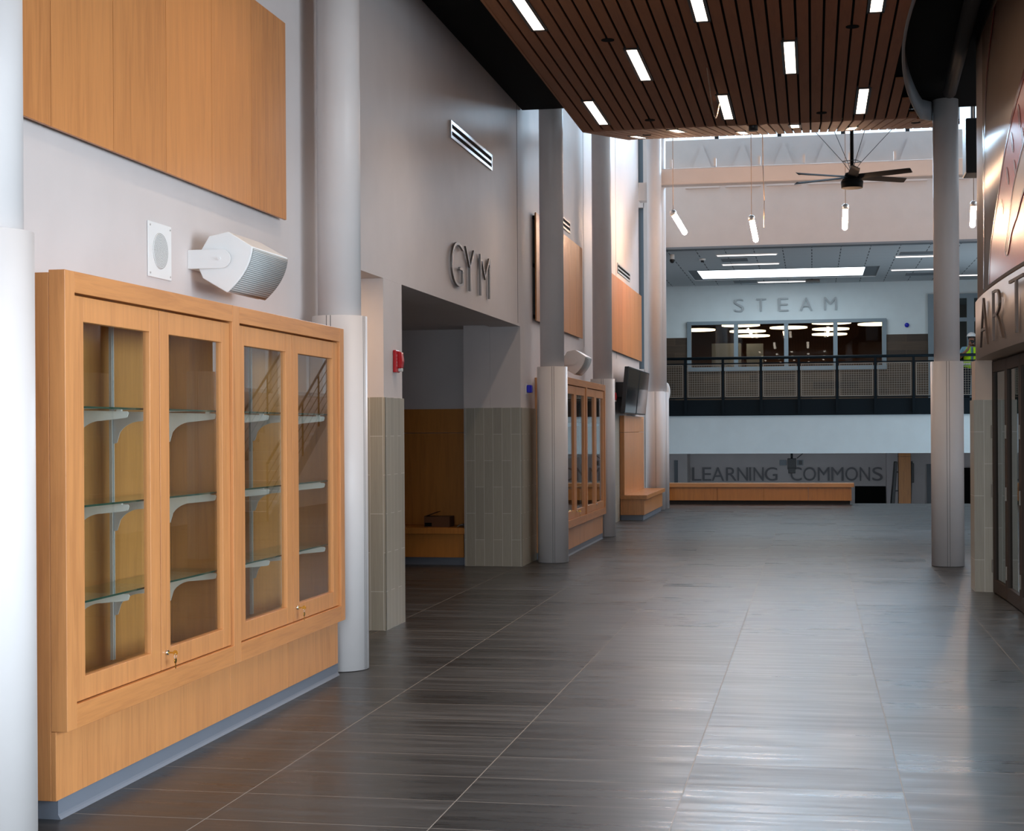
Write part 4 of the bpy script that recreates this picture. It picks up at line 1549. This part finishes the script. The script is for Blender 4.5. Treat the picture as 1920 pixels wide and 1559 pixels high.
def glass_door(p0, p1, label_i):
    """vertical leaf between floor points p0 (far) and p1 (near)."""
    p0, p1 = Vector((*p0, 0)), Vector((*p1, 0))
    d = (p1 - p0).normalized()
    n_ = Vector((-d.y, d.x, 0))
    L = (p1 - p0).length
    def blk(b, u0, u1, z0, z1, t0=-0.025, t1=0.025):
        b.prism([(u0, t0), (u1, t0), (u1, t1), (u0, t1)], lambda p, z: tuple(p0 + d * p[0] + n_ * p[1] + Vector((0, 0, z))), z0, z1)
    b = MB()
    blk(b, 0.004, 0.075, 0.01, 2.15)
    blk(b, L - 0.075, L - 0.004, 0.01, 2.15)
    blk(b, 0.075, L - 0.075, 0.01, 0.13)
    blk(b, 0.075, L - 0.075, 2.05, 2.15)
    o = struct('door_%d' % label_i, b, 'bronze', None, 0.002)
    g = MB(); blk(g, 0.07, L - 0.07, 0.12, 2.06, -0.005, 0.005)
    obj('glass_pane', g, 'dglass', o)
    for z in (0.25, 0.95, 1.5):
        h = MB(); blk(h, -0.012, 0.012, z - 0.06, z + 0.06, 0.02, 0.035)
        blk(h, -0.012, 0.012, z - 0.06, z + 0.06, -0.035, -0.02)
        obj('hinge', h, 'bronze2', o)
    return o


cs = [(1.665, 15.32), (1.70, 14.55), (1.715, 13.72), (1.74, 12.88), (1.78, 12.04), (1.85, 11.2), (1.95, 10.36)]
for i, (a, c) in enumerate(zip(cs[:-1], cs[1:])):
    glass_door(a, c, 5 + i)
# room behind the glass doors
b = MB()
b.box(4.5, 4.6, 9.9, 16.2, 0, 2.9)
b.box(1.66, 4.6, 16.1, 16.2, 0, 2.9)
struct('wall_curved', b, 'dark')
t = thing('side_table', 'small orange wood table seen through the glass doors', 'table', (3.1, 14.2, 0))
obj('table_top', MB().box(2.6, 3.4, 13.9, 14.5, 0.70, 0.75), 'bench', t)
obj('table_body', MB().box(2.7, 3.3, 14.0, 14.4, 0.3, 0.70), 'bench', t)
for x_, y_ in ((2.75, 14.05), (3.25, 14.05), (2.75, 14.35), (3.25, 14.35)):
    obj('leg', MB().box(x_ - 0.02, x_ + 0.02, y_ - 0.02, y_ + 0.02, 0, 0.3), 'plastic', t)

# ------------------------------------------------------------------ person on the balcony
def skin_mesh(name, joints, edges, m, parent, sub=2):
    me = bpy.data.meshes.new(name)
    loc = root_loc(parent)
    me.from_pydata([tuple(Vector(j[0]) - loc) for j in joints], edges, [])
    o = bpy.data.objects.new(name, me)
    COL.objects.link(o)
    o.parent = parent
    md = o.modifiers.new('skin', 'SKIN')
    md.use_smooth_shade = True
    if not me.skin_vertices:
        bpy.context.view_layer.objects.active = o
    for i, j in enumerate(joints):
        sv = me.skin_vertices[0].data[i]
        sv.radius = (j[1], j[2] if len(j) > 2 else j[1])
        sv.use_root = (i == 0)
    o.modifiers.new('sub', 'SUBSURF').levels = sub
    o.modifiers['sub'].render_levels = sub
    me.materials.append(M[m])
    return o


PX, PY, PZ = 3.83, 40.2, 2.12
t = thing('person', 'person in white hard hat and lime vest on the balcony, hand raised to face', 'person', (PX, PY, PZ))
J = lambda x, y, z: (PX + x, PY + y, PZ + z * 0.965)
body = [
    (J(0, 0, 0.96), 0.15, 0.11), (J(0, 0, 1.15), 0.145, 0.10), (J(0, 0, 1.35), 0.17, 0.11), (J(0, 0, 1.46), 0.09, 0.08), (J(0, 0, 1.54), 0.055), (J(0, -0.01, 1.63), 0.075, 0.09), (J(0, -0.01, 1.73), 0.07, 0.085),
    (J(-0.19, 0, 1.41), 0.06), (J(-0.30, -0.06, 1.18), 0.045), (J(-0.10, -0.24, 1.40), 0.034), (J(-0.07, -0.20, 1.50), 0.03),
    (J(0.19, 0, 1.41), 0.06), (J(0.27, -0.04, 1.13), 0.045), (J(0.08, -0.26, 1.10), 0.034), (J(0.0, -0.28, 1.11), 0.03),
    (J(-0.10, 0, 0.88), 0.095), (J(-0.11, -0.01, 0.48), 0.065), (J(-0.11, 0.02, 0.08), 0.045), (J(-0.12, -0.14, 0.04), 0.04),
    (J(0.10, 0, 0.88), 0.095), (J(0.11, -0.01, 0.48), 0.065), (J(0.11, 0.02, 0.08), 0.045), (J(0.12, -0.14, 0.04), 0.04)]
ed = [(0, 1), (1, 2), (2, 3), (3, 4), (4, 5), (5, 6), (2, 7), (7, 8), (8, 9), (9, 10), (2, 11), (11, 12), (12, 13), (13, 14), (0, 15), (15, 16), (16, 17), (17, 18), (0, 19), (19, 20), (20, 21), (21, 22)]
skin_mesh('body', body, ed, 'skin', t)
shirt = [(J(0, 0, 1.0), 0.155, 0.118), (J(0, 0, 1.2), 0.155, 0.112), (J(0, 0, 1.36), 0.18, 0.12), (J(-0.20, 0, 1.41), 0.07), (J(-0.265, -0.03, 1.26), 0.058), (J(0.20, 0, 1.41), 0.07), (J(0.255, -0.02, 1.24), 0.058), (J(0, 0, 1.47), 0.075)]
skin_mesh('shirt', shirt, [(0, 1), (1, 2), (2, 3), (3, 4), (2, 5), (5, 6), (2, 7)], 'shirt', t)
# vest: two front halves and a back as a shell with open front
b = MB()
vs = []
rings = [(0.92, 0.19, 0.145), (1.1, 0.185, 0.14), (1.25, 0.195, 0.14), (1.38, 0.205, 0.135), (1.46, 0.15, 0.11)]
na = 28
for z, rx, ry in rings:
    for i in range(na):
        a = R(-90 + 9) + (2 * PI - R(18)) * i / (na - 1)
        op = 0
        vs.append(J(rx * math.cos(a), ry * math.sin(a), z))
fs = [(k * na + i, k * na + i + 1, (k + 1) * na + i + 1, (k + 1) * na + i) for k in range(4) for i in range(na - 1)]
b.add(vs, fs, True)
vo = obj('safety_vest', b, 'vest', t)
vo.modifiers.new('thick', 'SOLIDIFY').thickness = 0.006
b = MB()
vs = []
for z, e in ((1.0, 0.198), (1.05, 0.197)):
    for i in range(na):
        a = R(-90 + 9) + (2 * PI - R(18)) * i / (na - 1)
        vs.append(J((e + 0.002) * math.cos(a), 0.153 * math.sin(a), z))
b.add(vs, [(i, i + 1, na + i + 1, na + i) for i in range(na - 1)], True)
so = obj('reflective_stripe', b, 'stripe', vo)
so.modifiers.new('thick', 'SOLIDIFY').thickness = 0.003
tr = [(J(0, 0, 0.95), 0.165, 0.13), (J(-0.10, 0, 0.86), 0.105), (J(-0.11, -0.01, 0.48), 0.08), (J(-0.11, 0.02, 0.1), 0.065), (J(0.10, 0, 0.86), 0.105), (J(0.11, -0.01, 0.48), 0.08), (J(0.11, 0.02, 0.1), 0.065)]
skin_mesh('trousers', tr, [(0, 1), (1, 2), (2, 3), (0, 4), (4, 5), (5, 6)], 'trouser', t)
# head details
b = MB().ball(J(-0.03, -0.098, 1.69), 0.012, 0.006, 0.007, 10, 6).ball(J(0.03, -0.098, 1.69), 0.012, 0.006, 0.007, 10, 6)
obj('eyes', b, 'plastic', t)
obj('nose', MB().ball(J(0, -0.115, 1.655), 0.014, 0.02, 0.026, 10, 8), 'skin', t)
obj('beard', MB().ball(J(0, -0.055, 1.595), 0.062, 0.06, 0.045, 16, 10), 'plastic', t)
obj('hair', MB().ball(J(0, 0.02, 1.70), 0.083, 0.095, 0.08, 18, 10), 'plastic', t)
# fingers of the raised hand
for k in range(4):
    f0 = J(-0.085 + k * 0.016, -0.215, 1.52)
    f1 = J(-0.080 + k * 0.016, -0.205, 1.565 + 0.006 * (k in (1, 2)))
    f2 = J(-0.075 + k * 0.014, -0.175, 1.59)
    obj('finger', MB().cyl(f0, f1, 0.009, 0.008, 8).cyl(f1, f2, 0.008, 0.007, 8), 'skin', t)
obj('thumb', MB().cyl(J(-0.035, -0.2, 1.50), J(-0.015, -0.175, 1.54), 0.010, 0.008, 8), 'skin', t)
h = MB().ball(J(0, 0.0, 1.735), 0.108, 0.128, 0.10, 26, 10, 0, PI / 2)
h.cyl(J(0, -0.01, 1.727), J(0, -0.01, 1.737), 0.128, 0.112, 30)
h.prism([(-0.07, -0.11), (-0.05, -0.165), (0.05, -0.165), (0.07, -0.11)], lambda p, z: J(p[0], p[1], z), 1.724, 1.732)
obj('hard_hat', h, 'white', t)
